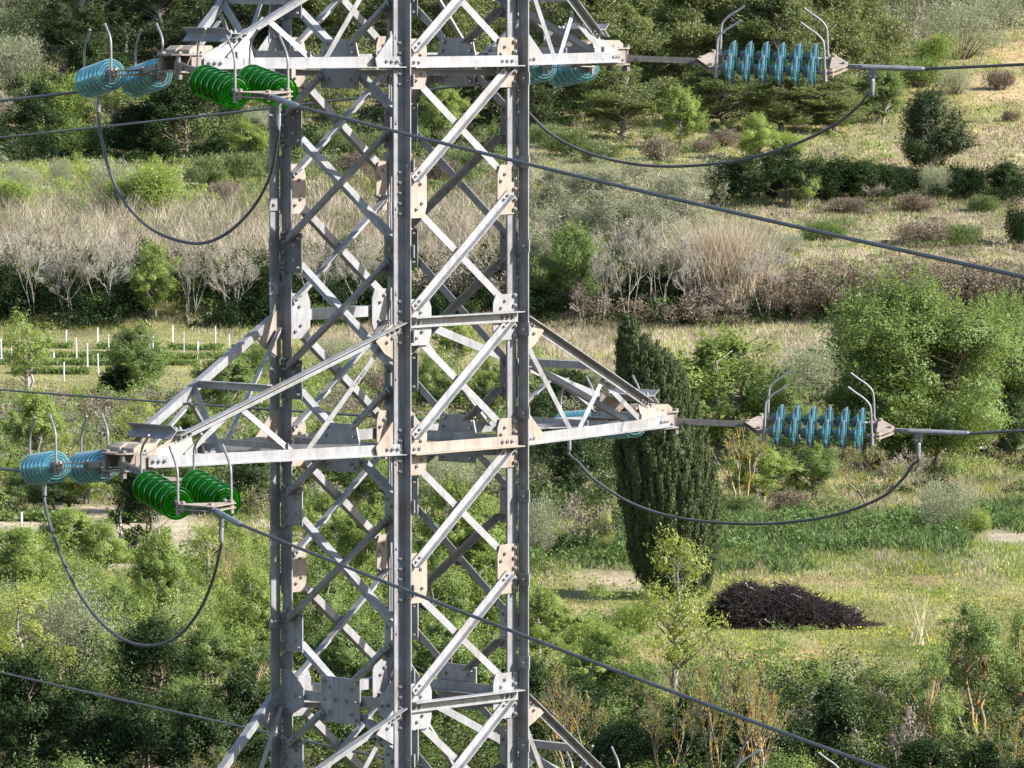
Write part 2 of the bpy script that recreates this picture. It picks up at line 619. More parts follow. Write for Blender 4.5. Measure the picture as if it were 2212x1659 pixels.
def crossarm(sign, La, zb, zt, platemat):
    base = (LEG['N'] if sign < 0 else LEG['R']) + E2 * W / 2
    o = E1 * sign

    def P(a, b, z): return base + o * a + E2 * b + UP * (zb + z)

    arm = empty('crossarm', (0, 0, 0), tower)
    H = zt - zb
    bt = 0.15                      # half width at the tip
    at_, zt_ = La - 0.47, 0.20     # end of the top chords

    def wb(a): return W / 2 + (bt - W / 2) * a / La

    def wt(a): return W / 2 + (0.16 - W / 2) * a / at_

    def top(a): return H + (zt_ - H) * a / at_

    def angle(name, p0, p1, d1, d2, w1, w2, t=0.007, mat='steel', bolts=True, outer=False):
        mb = MB()
        mb.angle(p0, p1, d1, d2, w1, w2, t)
        if bolts:
            dd = (p1 - p0).normalized()
            fl = outer is True
            for q in (0.04, 0.09, 0.14):
                for e, s in ((p0, 1), (p1, -1)):
                    mb.bolt(e + dd * q * s + d1 * w1 * 0.55 + d2 * (t + 0.001 if fl else -0.001), d2.normalized() * (1 if fl else -1), 0.0145)
        return mb.build(name, [M[mat], M['bolt']], arm, ROOT)

    for s in (-1, 1):                       # s=-1 is the side of N / R, +1 the side of L / F
        out = E2 * s
        # bottom chord with its flange upright on the outside and a flat flange inwards
        angle('chord', P(0.04, s * (W / 2 + 0.03), -0.03), P(La - 0.2, s * (bt + 0.03), -0.03), UP, out, 0.085, 0.06, outer=True)
        angle('chord', P(0.04, s * (W / 2 + 0.03), H - 0.0), P(at_, s * 0.19, zt_), -UP, out, 0.07, 0.065, outer=True)
        # web members of this side
        b0, b1, t1, b2 = 0.34 * La, 0.38 * La, 0.56 * La, 0.78 * La
        off = 0.012

        def web(a0, z0, a1, z1, w_=0.045, k=0):
            p0 = P(a0, s * (wb(a0) if z0 < 0.1 else wt(a0)) , z0)
            p1 = P(a1, s * (wb(a1) if z1 < 0.1 else wt(a1)) , z1)
            d = (p1 - p0).normalized()
            pr = d.cross(out).normalized()
            if k: pr = -pr
            angle('brace', p0 - out * off, p1 - out * off, pr, -out, w_, w_ * 0.9, 0.005, bolts=False)
            return p0 - out * off, d, pr, out
        q_ = web(0.06, H - 0.09, b0, 0.02)
        if sign < 0: PEN.append((s, q_))
        web(b1, 0.02, t1, top(t1) - 0.05, k=1)
        web(t1 + 0.04, top(t1) - 0.07, b2, 0.03)
        # gussets joining the chords to the leg
        for zc, sg in ((0.0, 1), (H, -1)):
            mb = MB()
            k = s * (W / 2 + 0.004)
            q = [P(0.0, k, zc - 0.06 * sg), P(0.28, k, zc - 0.03 * sg), P(0.30, k, zc + 0.04 * sg if sg > 0 else zc - 0.16), P(0.10, k, zc + 0.24 * sg), P(0.0, k, zc + 0.26 * sg)]
            if sg < 0:
                q = [P(0.0, k, H + 0.05), P(0.05, k, H + 0.04), P(0.30, k, top(0.3) - 0.02), P(0.20, k, H - 0.24), P(0.0, k, H - 0.34)]
            mb.prism([v - out * 0.005 for v in q], out * 0.010)
            for aa in (0.06, 0.12, 0.18):
                mb.bolt(P(aa, k, zc + (0.02 if sg > 0 else -0.06 - aa * 0.5)) + out * 0.005, out, 0.015)
            mb.build('gusset_plate', [M[platemat], M['bolt']], arm, ROOT)
        # tall side plate closing the end
        mb = MB()
        k = s * (bt + 0.012)
        q = [P(La - 0.62, s * (wb(La - .62) - 0.005), 0.0), P(La - 0.62, s * (wt(La - .62) - 0.005), top(La - 0.62) - 0.01), P(La - 0.46, s * 0.172, 0.185), P(La - 0.20, k, 0.07), P(La - 0.20, k, 0.0)]
        mb.prism([v - out * 0.005 for v in q], out * 0.010)
        mb.build('side_plate', [M[platemat], M['bolt']], arm, ROOT)
    # members across
    for a, z in ((0.47 * La, top(0.47 * La) + 0.02),):
        angle('cross_member', P(a, -wt(a) - 0.03, z), P(a, wt(a) + 0.03, z), -UP, o, 0.06, 0.055, bolts=False)
    for a in (0.42 * La, 0.75 * La):
        angle('cross_member', P(a, -wb(a), 0.05), P(a, wb(a), 0.05), UP, -o, 0.05, 0.05, bolts=False)
    for (a0, s0, a1, s1) in ((0.08, -1, 0.42 * La, 1), (0.44 * La, 1, 0.72 * La, -1)):
        angle('brace', P(a0, s0 * wb(a0), 0.0), P(a1, s1 * wb(a1), 0.0), E2.cross(UP), UP, 0.05, 0.05, 0.005, bolts=False)
    a0, a1 = 0.50 * La, 0.66 * La
    angle('brace', P(a0, wt(a0), top(a0) - .03), P(a1, -wb(a1), 0.04), E2, UP, 0.05, 0.05, 0.005, bolts=False)
    # shelf angle over the end
    mb = MB()
    c = La - 0.55
    mb.angle(P(c, -0.24, 0.235), P(c, 0.24, 0.235), o, UP * 1, 0.10, 0.002, 0.006)
    mb.angle(P(c + 0.1, -0.24, 0.235), P(c + 0.1, 0.24, 0.235), (o * 0.6 + UP * 0.5).normalized(), (o * 0.7 - UP * 0.7).normalized(), 0.075, 0.085, 0.006)
    for s in (-1, 1):
        for q in (0.025, 0.07):
            mb.bolt(P(c + q, s * 0.19, 0.243), UP, 0.016)
    mb.build('shelf_angle', [M['steel'], M['bolt']], arm, ROOT)
    # end box: two horizontal plates, a bolted channel between, blocks on top, pins
    mb = MB()
    for z, ext in ((0.075, 0.0), (-0.055, 0.0)):
        q = [P(La - 0.44, -0.19, z), P(La - 0.02, -0.13, z), P(La + 0.04, -0.08, z), P(La + 0.04, 0.08, z), P(La - 0.02, 0.13, z), P(La - 0.44, 0.19, z)]
        mb.prism(q, UP * 0.012)
    for s in (-1, 1):
        q0, q1 = P(La - 0.48, s * 0.205, 0.012), P(La - 0.10, s * 0.15, 0.012)
        d = (q1 - q0)
        n = d.normalized().cross(UP) * (1 if s < 0 else -1)
        if n.dot(E2 * s) < 0: n = -n
        mb.box((q0 + q1) / 2, d / 2, n * 0.004, UP * 0.052)
        for t in (0.12, 0.35, 0.42, 0.68, 0.88):
            mb.bolt(q0 + d * t + n * 0.004 + UP * (0.03 if t in (0.35, 0.68) else -0.025), n, 0.015)
            mb.bolt(q0 + d * t + UP * 0.072 + E2 * (-s * 0.03), UP, 0.013)
    mb.build('end_box', [M['endbox'], M['bolt']], arm, ROOT)
    mb = MB()
    for s in (-1, 1):
        c = P(La - 0.24, s * 0.075, 0.088)
        prof = [(-0.14, 0), (0.14, 0), (0.14, 0.03), (0.09, 0.06), (-0.09, 0.06), (-0.14, 0.03)]
        mb.prism([c - E2 * 0.055 + o * x + UP * z for x, z in prof], E2 * 0.11)
    mb.build('end_block', M['tan'], arm, ROOT)
    pins = []
    for s in (-1, 1):
        mb = MB()
        pz = P(La - 0.02, s * 0.09, 0)
        mb.cyl(pz - UP * 0.09, pz + UP * 0.10, 0.02, n=10)
        mb.cyl(pz - UP * 0.105, pz - UP * 0.07, 0.033, n=6)
        mb.cyl(pz + UP * 0.088, pz + UP * 0.105, 0.033, n=6)
        pins.append(pz)
        mb.build('pin', M['fitting'], arm, ROOT)
    return pins


PEN = []
PINS = {}
PINS['LU'] = crossarm(-1, 1.87, LVL_LO[0], LVL_UP[0], 'steel')
PINS['RU'] = crossarm(1, 1.94, LVL_LO[0], LVL_UP[0], 'steel')
PINS['LM'] = crossarm(-1, 2.47, LVL_LO[1], LVL_UP[1], 'tan')
PINS['RM'] = crossarm(1, 2.55, LVL_LO[1], LVL_UP[1], 'tan')
PINS['LB'] = crossarm(-1, 2.10, LVL_LO[2], LVL_UP[2], 'steel')
PINS['RB'] = crossarm(1, 2.15, LVL_LO[2], LVL_UP[2], 'tan')

# felt-pen markings on the steel


def marking(text, p, xdir, ydir, size):
    cu = bpy.data.curves.new('pen_marking', 'FONT')
    cu.body = text
    cu.size = size
    cu.extrude = 0.0004
    cu.materials.append(M['ink'])
    tmp = bpy.data.objects.new('pen_text', cu)
    COL.objects.link(tmp)
    bpy.context.view_layer.update()
    me = bpy.data.meshes.new_from_object(tmp)
    bpy.data.objects.remove(tmp)
    if not me.materials: me.materials.append(M['ink'])
    o = bpy.data.objects.new('pen_marking', me)
    COL.objects.link(o)
    x = xdir.normalized()
    z = x.cross(ydir).normalized()
    y = z.cross(x)
    m = Matrix((x, y, z)).transposed().to_4x4()
    m.translation = p - ROOT
    o.parent = tower
    o.matrix_local = m
    return o


for txt, i in (('S LBN 8352', 2), ('GVSB.31133301', 5)):
    s_, (p0_, d_, pr_, out_) = PEN[i]
    x_ = d_ if pr_.cross(d_).dot(out_) < 0 else -d_
    n_ = out_
    y_ = n_.cross(x_)
    base_ = p0_ + d_ * (0.10 if x_ is d_ else 0.55) + out_ * 0.003 + pr_ * (0.010 if y_.dot(pr_) > 0 else 0.034)
    marking(txt, base_, x_, y_, 0.034)


def arm_point(sign, zb, a, b, z):
    return (LEG['N'] if sign < 0 else LEG['R']) + E2 * W / 2 + E1 * sign * a + E2 * b + UP * (zb + z)

# ------------------------------------------------------------------ insulator assemblies


def disc_mesh(gm, rings):
    mb = MB()
    prof = [(0.034, 0.036), (0.042, 0.047), (0.046, 0.052), (0.042, 0.057), (0.034, 0.062), (0.038, 0.070), (0.041, 0.074), (0.037, 0.079), (0.029, 0.084), (0.031, 0.092), (0.034, 0.096), (0.029, 0.101),
            (0.021, 0.107), (0.015, 0.115), (0.006, 0.122), (-0.003, 0.1245), (-0.010, 0.123),
            (-0.011, 0.119), (0.004, 0.113), (0.002, 0.107), (-0.022, 0.103), (-0.023, 0.098), (0.004, 0.092), (0.003, 0.085), (-0.022, 0.080), (-0.023, 0.075), (0.006, 0.069),
            (0.005, 0.061), (-0.018, 0.056), (-0.019, 0.051), (0.006, 0.045), (0.0, 0.030), (0.004, 0.018)]
    mb.lathe((0, 0, 0), (0, 0, 1), prof, 40)
    mb.mi = [1 if i // 40 in rings else 0 for i in range(len(mb.f))]
    me = mb.mesh('insulator_disc', gm, True)
    me.set_sharp_from_angle(angle=math.radians(48))
    return me


def cap_mesh():
    mb = MB()
    mb.lathe((0, 0, 0), (0, 0, 1), [(0.030, 0.0), (0.030, 0.054), (0.044, 0.054), (0.052, 0.046), (0.078, 0.042), (0.088, 0.034), (0.092, 0.0)], 20)
    mb.lathe((0, 0, 0), (0, 0, 1), [(0.006, 0.0), (0.006, 0.026), (-0.004, 0.026), (-0.012, 0.012), (-0.052, 0.011), (-0.052, 0.0)], 14)
    return mb.mesh('cap', [M['cap']], True)


DISC = {'blue': disc_mesh([M['blue_glass'], M['blue_highlight']], (1, 2, 5, 6, 9, 10, 13, 14, 15, 20, 24, 28)), 'green': disc_mesh([M['green_glass'], M['green_rim']], (13, 14, 15, 20))}
CAP = cap_mesh()
WIRE_R = 0.0125
GAP, NDISC, SEP = 0.133, 6, 0.37


def insulator(pin, axis, colour, label, group, roll=0.0, lead=None):
    """twin tension string: link from the arm, yoke, two rows of discs, yoke, dead-end clamp; returns clamp end and jumper end"""
    ax = Vector(axis).normalized()
    side = ax.cross(UP).normalized()
    up = side.cross(ax).normalized()
    if roll:
        r = Matrix.Rotation(roll, 3, ax)
        side, up = r @ side, r @ up
    root = empty('insulator_string', pin)
    tag(root, label, 'insulator', group)
    O = pin

    la = Vector(lead).normalized() if lead else ax
    lside = la.cross(UP).normalized()
    lup = lside.cross(la)
    turn = pin + la * 0.60 - ax * 0.60        # the string hangs on from the end of its link

    def P(a, s=0.0, u=0.0):
        if a < 0.60: return pin + la * a + lside * s + lup * u
        return turn + ax * a + side * s + up * u

    # link from the pin
    mb = MB()
    for u in (-0.014, 0.014):
        mb.prism([P(-0.03, u - 0.003, -0.035), P(0.12, u - 0.003, -0.02), P(0.12, u - 0.003, 0.02), P(-0.03, u - 0.003, 0.035)], lside * 0.006)
    mb.cyl(P(0.10, -0.026), P(0.10, 0.026), 0.016, n=8)
    for u in (-0.011, 0.011):
        mb.box(P(0.33, u), la * 0.25, lside * 0.004, lup * 0.024)
    mb.cyl(P(0.55, -0.026), P(0.55, 0.026), 0.016, n=8)
    mb.cyl(P(0.53), P(0.66), 0.014, n=8)
    mb.build('link_bar', [M['fitting'], M['bolt']], root, O)
    a0 = 0.72
    a1 = a0 + 0.16 + GAP * (NDISC - 1) + 0.12

    def yoke(a, tip):
        mb = MB()
        for u in (-0.02, 0.014):
            poly = [P(a, -SEP / 2 - 0.035, u), P(a, SEP / 2 + 0.035, u), P(a + tip * 0.03, SEP / 2 + 0.035, u), P(a + tip * 0.14, 0.04, u), P(a + tip * 0.14, -0.04, u), P(a + tip * 0.03, -SEP / 2 - 0.035, u)]
            mb.prism(poly, up * 0.007)
        for s in (-1, 1):
            mb.cyl(P(a + tip * 0.02, s * SEP / 2, -0.04), P(a + tip * 0.02, s * SEP / 2, 0.04), 0.016, n=8)
            mb.cyl(P(a + tip * 0.03, s * SEP / 2, 0), P(a - tip * 0.075, s * SEP / 2, 0), 0.017, n=8)
        mb.cyl(P(a + tip * 0.11, 0, -0.04), P(a + tip * 0.11, 0, 0.04), 0.018, n=8)
        mb.build('yoke_plate', [M['tan'], M['bolt']], root, O)

    yoke(a0, -1)
    yoke(a1, 1)
    for s in (-1, 1):
        for i in range(NDISC):
            c = P(a0 + 0.15 + GAP * i, s * SEP / 2)
            d = bpy.data.objects.new('insulator_disc', DISC[colour])
            COL.objects.link(d)
            z = -ax
            x = side
            y = z.cross(x)
            m = Matrix((x, y, z)).transposed().to_4x4()
            m.translation = c - O
            d.parent = root
            d.matrix_local = m
            cp = bpy.data.objects.new('cap', CAP)
            COL.objects.link(cp)
            cp.parent = d
        # arcing horns
        for a, inn in ((a0 + 0.03, 1), (a1 - 0.03, -1)):
            mb = MB()
            b = P(a, s * (SEP / 2 + 0.02))
            lean = ax * inn
            pts = [b - UP * 0.05, b + UP * 0.06 + lean * 0.005, b + UP * 0.22 + lean * 0.012, b + UP * 0.27 + lean * 0.03, b + UP * 0.315 + lean * 0.075, b + UP * 0.35 + lean * 0.13, b + UP * 0.40 + lean * 0.20]
            mb.tube(catmull(pts, 4), 0.0095, 8)
            mb.cyl(b - UP * 0.07, b + UP * 0.03, 0.018, n=8)
            mb.build('arcing_horn', M['horn'], root, O, smooth=False)
    # dead-end clamp
    mb = MB()
    mb.box(P(a1 + 0.18), ax * 0.07, side * 0.011, up * 0.018)
    mb.cyl(P(a1 + 0.20, -0.022), P(a1 + 0.20, 0.022), 0.016, n=8)
    k0 = a1 + 0.24
    mb.tube([P(k0), P(k0 + 0.02), P(k0 + 0.03), P(k0 + 0.50), P(k0 + 0.52), P(k0 + 0.56)], [0.016, 0.022, 0.0225, 0.0225, 0.0165, 0.0145], 12)
    dn = -UP
    j = P(k0 + 0.10)
    mb.box(j + dn * 0.05, ax * 0.035, side * 0.007, up * 0.05)
    for q in (-0.018, 0.018):
        for r in (0.035, 0.075):
            mb.cyl(j + dn * r + ax * q - side * 0.016, j + dn * r + ax * q + side * 0.016, 0.009, n=6, mi=1)
    mb.tube([j + dn * 0.09, j + dn * 0.11, j + dn * 0.20], [0.014, 0.019, 0.017], 10)
    mb.build('dead_end_clamp', [M['alu'], M['bolt']], root, O)
    return P(k0 + 0.52), j + dn * 0.19


def lerp(a, b, t): return a + (b - a) * t


def wire(name, pts, label, cat, group=None, r=WIRE_R):
    mb = MB()
    mb.tube(pts, r, 8)
    o = mb.build(name, M['cable'], None, pts[0], smooth=True)
    o.location = pts[0]
    return tag(o, label, cat, group)


def span(p, d, slope, n, length, bow):
    d = Vector((d[0], d[1], 0)).normalized()
    out = []
    for i in range(n + 1):
        t = length * (i / n) ** 1.5
        out.append(p + d * t + UP * (slope * t + bow * t * t))
    return out


LG_ = (0.53, -0.84, -0.13)
LB_ = (-0.47, 0.88, -0.10)
IG = 'twin glass insulator strings on the crossarms'
DB, DG, DR, DBR = (-0.30, 0.95, -0.10), (0.36, -0.93, -0.10), (0.99, -0.10, -0.035), (-0.31, 0.94, -0.09)
ends = {}
ends['LUb'] = insulator(PINS['LU'][1], DB, 'blue', 'pale blue glass twin insulator string pointing away from the upper left crossarm', IG)
ends['LUg'] = insulator(PINS['LU'][0], DG, 'green', 'bright green glass twin insulator string under the upper left crossarm', IG, lead=LG_)
ends['RUr'] = insulator(PINS['RU'][0], DR, 'blue', 'blue glass twin insulator string edge-on, reaching right from the upper right crossarm', IG, roll=0.28)
ends['RUb'] = insulator(PINS['RU'][1], DBR, 'blue', 'blue glass twin insulator string under the upper right crossarm, half behind the right leg', IG, lead=LB_)
ends['LMb'] = insulator(PINS['LM'][1], DB, 'blue', 'pale blue glass twin insulator string pointing away from the lower left crossarm', IG)
ends['LMg'] = insulator(PINS['LM'][0], DG, 'green', 'bright green glass twin insulator string under the lower left crossarm', IG, lead=LG_)
ends['RMr'] = insulator(PINS['RM'][0], DR, 'blue', 'blue glass twin insulator string edge-on, reaching right from the lower right crossarm', IG, roll=0.22)
ends['RMb'] = insulator(PINS['RM'][1], DBR, 'blue', 'blue glass twin insulator string hidden mostly behind the lower right crossarm', IG, lead=LB_)
ends['RBr'] = insulator(PINS['RB'][0], DR, 'blue', 'twin insulator string of which only bent horn tips rise above the bottom edge', IG, roll=0.22)
ends['RBb'] = insulator(PINS['RB'][1], DBR, 'blue', 'twin insulator string at the lowest right crossarm, its horn tips just visible', IG)
ends['LBb'] = insulator(PINS['LB'][1], DB, 'blue', 'blue twin insulator string below the bottom edge on the lowest left crossarm', IG)

# conductors
LG = 'overhead line conductors'


def back_wire(p, x_end, y_end, label, tt=27.0, ext=260):
    """conductor running away from the camera through the place where it leaves the view"""
    q = at(x_end, y_end, p.y + tt)
    d = Vector((q.x - p.x, q.y - p.y, 0))
    L = d.length
    return wire('power_line', span(p, d, (q.z - p.z) / L, 30, ext, 0.00006), label, 'power line', LG)


def front_wire(p, x_end, y_end, Yend, label, ext):
    q = at(x_end, y_end, Yend)
    d = Vector((q.x - p.x, q.y - p.y, 0))
    L = d.length
    s = (q.z - p.z) / L
    return wire('power_line', span(p, d, s - 0.0007 * L, 40, ext, 0.0007), label, 'power line', LG)


front_wire(ends['LUg'][0], 2212, 598, 35.5, 'grey conductor sloping down to the right from the upper green insulator string', 48)
front_wire(ends['LMg'][0], 1890, 1655, 36.3, 'grey conductor sloping down to the right from the lower green insulator string', 48)
front_wire(ends['RUr'][0], 2212, 139, 52.0, 'straight grey conductor leaving right from the upper edge-on blue string', 120)
front_wire(ends['RMr'][0], 2212, 930, 52.0, 'straight grey conductor leaving right from the lower edge-on blue string', 120)
back_wire(ends['LUb'][0], 0, 218, 'short length of conductor leaving the left edge behind the upper pale blue string', tt=2.6)
back_wire(ends['LMb'][0], 0, 1013, 'short length of conductor leaving the left edge behind the lower pale blue string', tt=2.2)
back_wire(ends['RUb'][0], 0, 305, 'thin conductor crossing behind the pylon below the upper insulator strings')
back_wire(ends['RMb'][0], 0, 850, 'thin conductor crossing behind the lower left crossarm')
back_wire(ends['RBb'][0], 0, 1460, 'thin conductor crossing the dark trees at the bottom left')

# jumper loops


def proj(p):
    dy = p.y * CT - p.z * ST
    return CX + F * p.x / dy, CY - F * (p.y * ST + p.z * CT) / dy


def loop(e0, e1, pts, label, x0, x1):
    p0, p1 = e0[1], e1[1]
    a0, a1 = proj(p0), proj(p1)
    m_ = len(pts)
    pts = [(x + (a0[0] - x0[0]) * (1 - (i + 1) / (m_ + 1)) ** 2.5 + (a1[0] - x1[0]) * ((i + 1) / (m_ + 1)) ** 2.5,
            y + (a0[1] - x0[1]) * (1 - (i + 1) / (m_ + 1)) ** 2.5 + (a1[1] - x1[1]) * ((i + 1) / (m_ + 1)) ** 2.5) for i, (x, y) in enumerate(pts)]
    n = len(pts)
    mid = []
    # distances blend along the loop between its two clamps
    cum = [0.0]
    for i in range(1, n): cum.append(cum[-1] + math.dist(pts[i], pts[i - 1]))
    tot = cum[-1]
    for i, (x, y) in enumerate(pts):
        t = (cum[i] + 40) / (tot + 80)
        mid.append(at(x, y, lerp(p0.y, p1.y, t)))
    path = catmull([p0, p0 - UP * 0.05] + mid + [p1 - UP * 0.05, p1], 8)
    return wire('jumper_cable', path, label, 'cable', 'jumper cables looping under the arms')


loop(ends['LUb'], ends['LUg'], [(217, 300), (236, 372), (265, 432), (318, 488), (380, 517), (440, 523), (495, 498), (548, 445), (585, 378), (600, 310)],
     'deep hanging cable loop between the upper pale blue and upper green strings', (210, 240), (606, 262))
loop(ends['LMb'], ends['LMg'], [(111, 1145), (135, 1212), (170, 1282), (215, 1342), (265, 1380), (322, 1392), (380, 1373), (428, 1320), (463, 1245)],
     'deep hanging cable loop between the lower pale blue and lower green strings', (101, 1085), (484, 1150))
loop(ends['RUb'], ends['RUr'], [(1170, 245), (1205, 284), (1262, 320), (1340, 346), (1425, 358), (1520, 356), (1620, 342), (1720, 310), (1800, 270), (1850, 230), (1872, 203)],
     'long shallow cable loop hanging at the upper right of the pylon', (1156, 212), (1880, 195))
loop(ends['RMb'], ends['RMr'], [(1270, 1010), (1303, 1047), (1372, 1091), (1455, 1119), (1560, 1132), (1680, 1132), (1800, 1114), (1895, 1078), (1942, 1038), (1965, 1003)],
     'long shallow cable loop hanging in front of the dark cypress', (1255, 982), (1975, 982))

# ------------------------------------------------------------------ ground sheet with colour zones
# zones in the plan of the valley: rows of the view are turned into distances once, then everything is laid out in metres
DR_ = depth_of_row


class Zone:
    def __init__(self, x0, x1, y0, y1, soft=12.0):
        self.Y0, self.Y1 = DR_(y1), DR_(y0)            # near, far
        ym = (self.Y0 + self.Y1) / 2
        self.X0, self.X1 = (x0 - CX) / F * ym, (x1 - CX) / F * ym
        self.sx = soft / F * ym
        self.sy = min((self.Y1 - self.Y0) * 0.35, 14.0)

    def w(self, X, Y):
        n = (fbm(X / 5.0, Y / 16.0, 21) - 0.5)
        Xn, Yn = X + n * self.sx * 5, Y + n * self.sy * 2.2
        a = np.clip((Xn - self.X0) / self.sx + .5, 0, 1) * np.clip((self.X1 - Xn) / self.sx + .5, 0, 1)
        b = np.clip((Yn - self.Y0) / self.sy + .5, 0, 1) * np.clip((self.Y1 - Yn) / self.sy + .5, 0, 1)
        return a * b


#          zone                               ground colour         grass: density, dry share, height
ZONES = [
    (Zone(500, 2700, 1235, 1475, 40), (0.31, 0.28, 0.105), 1.0, 0.34, 0.22),
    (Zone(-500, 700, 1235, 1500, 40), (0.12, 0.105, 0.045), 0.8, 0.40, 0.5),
    (Zone(1130, 2700, 1105, 1240, 30), (0.16, 0.175, 0.07), 0.9, 0.25, 0.35),
    (Zone(1540, 2700, 985, 1105, 40), (0.30, 0.25, 0.12), 1.0, 0.65, 0.5),
    (Zone(1210, 1400, 1238, 1292, 20), (0.40, 0.32, 0.23), 0.10, 0.4, 0.2),
    (Zone(1230, 1370, 1315, 1345, 20), (0.36, 0.29, 0.20), 0.25, 0.4, 0.2),
    (Zone(1200, 1800, 1392, 1440, 50), (0.38, 0.27, 0.13), 0.35, 0.6, 0.25),
    (Zone(1650, 2050, 1243, 1268, 50), (0.34, 0.25, 0.13), 0.35, 0.6, 0.25),
    (Zone(2140, 2700, 1140, 1172, 20), (0.42, 0.36, 0.28), 0.05, 0.5, 0.2),
    (Zone(600, 2700, 672, 800, 60), (0.43, 0.36, 0.255), 1.2, 0.82, 0.55),
    (Zone(1640, 2700, 455, 585, 30), (0.42, 0.355, 0.245), 1.1, 0.78, 0.5),
    (Zone(1120, 2700, 255, 385, 40), (0.33, 0.29, 0.15), 1.0, 0.5, 0.4),
    (Zone(1900, 2700, 60, 300, 40), (0.34, 0.29, 0.13), 0.9, 0.55, 0.4),
    (Zone(1950, 2700, 285, 365, 40), (0.50, 0.40, 0.26), 1.2, 0.88, 0.5),
    (Zone(2085, 2230, 165, 215, 25), (0.50, 0.36, 0.21), 0.3, 0.6, 0.3),
    (Zone(2165, 2700, 95, 140, 25), (0.50, 0.36, 0.2), 0.4, 0.6, 0.3),
    (Zone(-500, 600, 350, 475, 40), (0.28, 0.26, 0.10), 1.0, 0.35, 0.5),
    (Zone(-500, 640, 712, 860, 25), (0.30, 0.27, 0.13), 0.6, 0.25, 0.2),
    (Zone(-500, 300, 838, 872, 30), (0.28, 0.23, 0.12), 0.9, 0.55, 0.4),
    (Zone(430, 720, 745, 900, 30), (0.36, 0.32, 0.13), 1.2, 0.45, 0.4),
    (Zone(-500, 500, 1105, 1240, 25), (0.46, 0.39, 0.29), 0.10, 0.3, 0.15),
    (Zone(-500, 300, 265, 320, 20), (0.24, 0.19, 0.10), 0.8, 0.7, 0.4),
]
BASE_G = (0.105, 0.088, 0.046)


def zone_eval(X, Y):
    n = len(X)
    col = np.tile(np.array(BASE_G), (n, 1))
    den = np.full(n, 0.55); dry = np.full(n, 0.45); hh = np.full(n, 0.5)
    for z, c, d, dr, h in ZONES:
        k = z.w(X, Y)
        col = col * (1 - k)[:, None] + np.array(c) * k[:, None]
        den = den * (1 - k) + d * k
        dry = dry * (1 - k) + dr * k
        hh = hh * (1 - k) + h * k
    return col, den, dry, hh


def axis_lin(parts):
    out = []
    for a, b, s in parts: out += list(np.arange(a, b, s))
    return np.array(out)


gx = axis_lin([(-4000, -600, 200), (-600, -120, 24), (-120, 120, 1.6), (120, 600, 24), (600, 4001, 200)])
gy = axis_lin([(-400, -40, 24), (-40, 300, 4), (300, 1080, 1.6), (1080, 2000, 20), (2000, 7001, 200)])
GX, GY = np.meshgrid(gx, gy)
GZ = gh(GX, GY)
nx, ny = len(gx), len(gy)
V = np.stack([GX.ravel(), GY.ravel(), GZ.ravel()], 1)
ii = (np.arange(ny - 1)[:, None] * nx + np.arange(nx - 1)[None, :]).ravel()
Q = np.stack([ii, ii + 1, ii + nx + 1, ii + nx], 1)


def np_mesh(name, V, Fc, mats, k=4, smooth=False, cols=None, tone=0.5):
    me = bpy.data.meshes.new(name)
    me.vertices.add(len(V))
    me.vertices.foreach_set('co', np.asarray(V, np.float32).ravel())
    me.loops.add(Fc.size)
    me.loops.foreach_set('vertex_index', np.asarray(Fc, np.int32).ravel())
    me.polygons.add(len(Fc))
    me.polygons.foreach_set('loop_start', np.arange(0, Fc.size, k, dtype=np.int32))
    me.polygons.foreach_set('loop_total', np.full(len(Fc), k, np.int32))
    if smooth: me.polygons.foreach_set('use_smooth', np.ones(len(Fc), bool))
    if cols is not None:
        a = me.color_attributes.new('hue', 'FLOAT_COLOR', 'POINT')
        c = np.ones((len(V), 4), np.float32)
        c[:, :3] = cols
        a.data.foreach_set('color', c.ravel())
    if k == 4 and not smooth:
        ta = me.attributes.new('tone', 'FLOAT', 'POINT')
        ta.data.foreach_set('value', np.broadcast_to(np.asarray(tone, np.float32), (len(V),)).astype(np.float32))
    for m in (mats if isinstance(mats, (list, tuple)) else [mats]): me.materials.append(m)
    me.update(calc_edges=True)
    me.validate()
    return me


def link(name, me, parent=None, loc=(0, 0, 0)):
    o = bpy.data.objects.new(name, me)
    COL.objects.link(o)
    o.location = loc
    if parent: o.parent = parent
    return o


def ground_mat():
    m, t, out = newmat('valley_ground')
    p = t.nodes.new('ShaderNodeBsdfPrincipled')
    p.inputs['Roughness'].default_value = 0.95
    p.inputs['Specular IOR Level'].default_value = 0.1
    a = t.nodes.new('ShaderNodeVertexColor')
    a.layer_name = 'hue'
    n1 = noise(t, 0.16, 8, 'Object', 0.7)
    n2 = noise(t, 2.2, 6, 'Object', 0.7)
    f1 = ramp(t, n1, [(0.32, (0.48, 0.54, 0.45)), (0.68, (1.2, 1.15, 1.1))])
    f2 = ramp(t, n2, [(0.3, (0.6, 0.6, 0.6)), (0.72, (1.3, 1.3, 1.3))])
    x = a.outputs[0]
    for f in (f1, f2):
        mx = t.nodes.new('ShaderNodeMix')
        mx.data_type = 'RGBA'
        mx.blend_type = 'MULTIPLY'
        mx.inputs[0].default_value = 1
        t.links.new(x, mx.inputs[6])
        t.links.new(f, mx.inputs[7])
        x = mx.outputs[2]
    t.links.new(x, p.inputs['Base Color'])
    b = t.nodes.new('ShaderNodeBump')
    b.inputs['Strength'].default_value = 0.8
    b.inputs['Distance'].default_value = 0.25
    t.links.new(n2, b.inputs['Height'])
    t.links.new(b.outputs[0], p.inputs['Normal'])
    t.links.new(p.outputs[0], out.inputs[0])
    return m


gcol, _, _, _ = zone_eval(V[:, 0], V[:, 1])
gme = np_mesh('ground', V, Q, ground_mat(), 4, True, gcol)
go = tag(link('ground', gme), kind='structure')

# ------------------------------------------------------------------ foliage materials


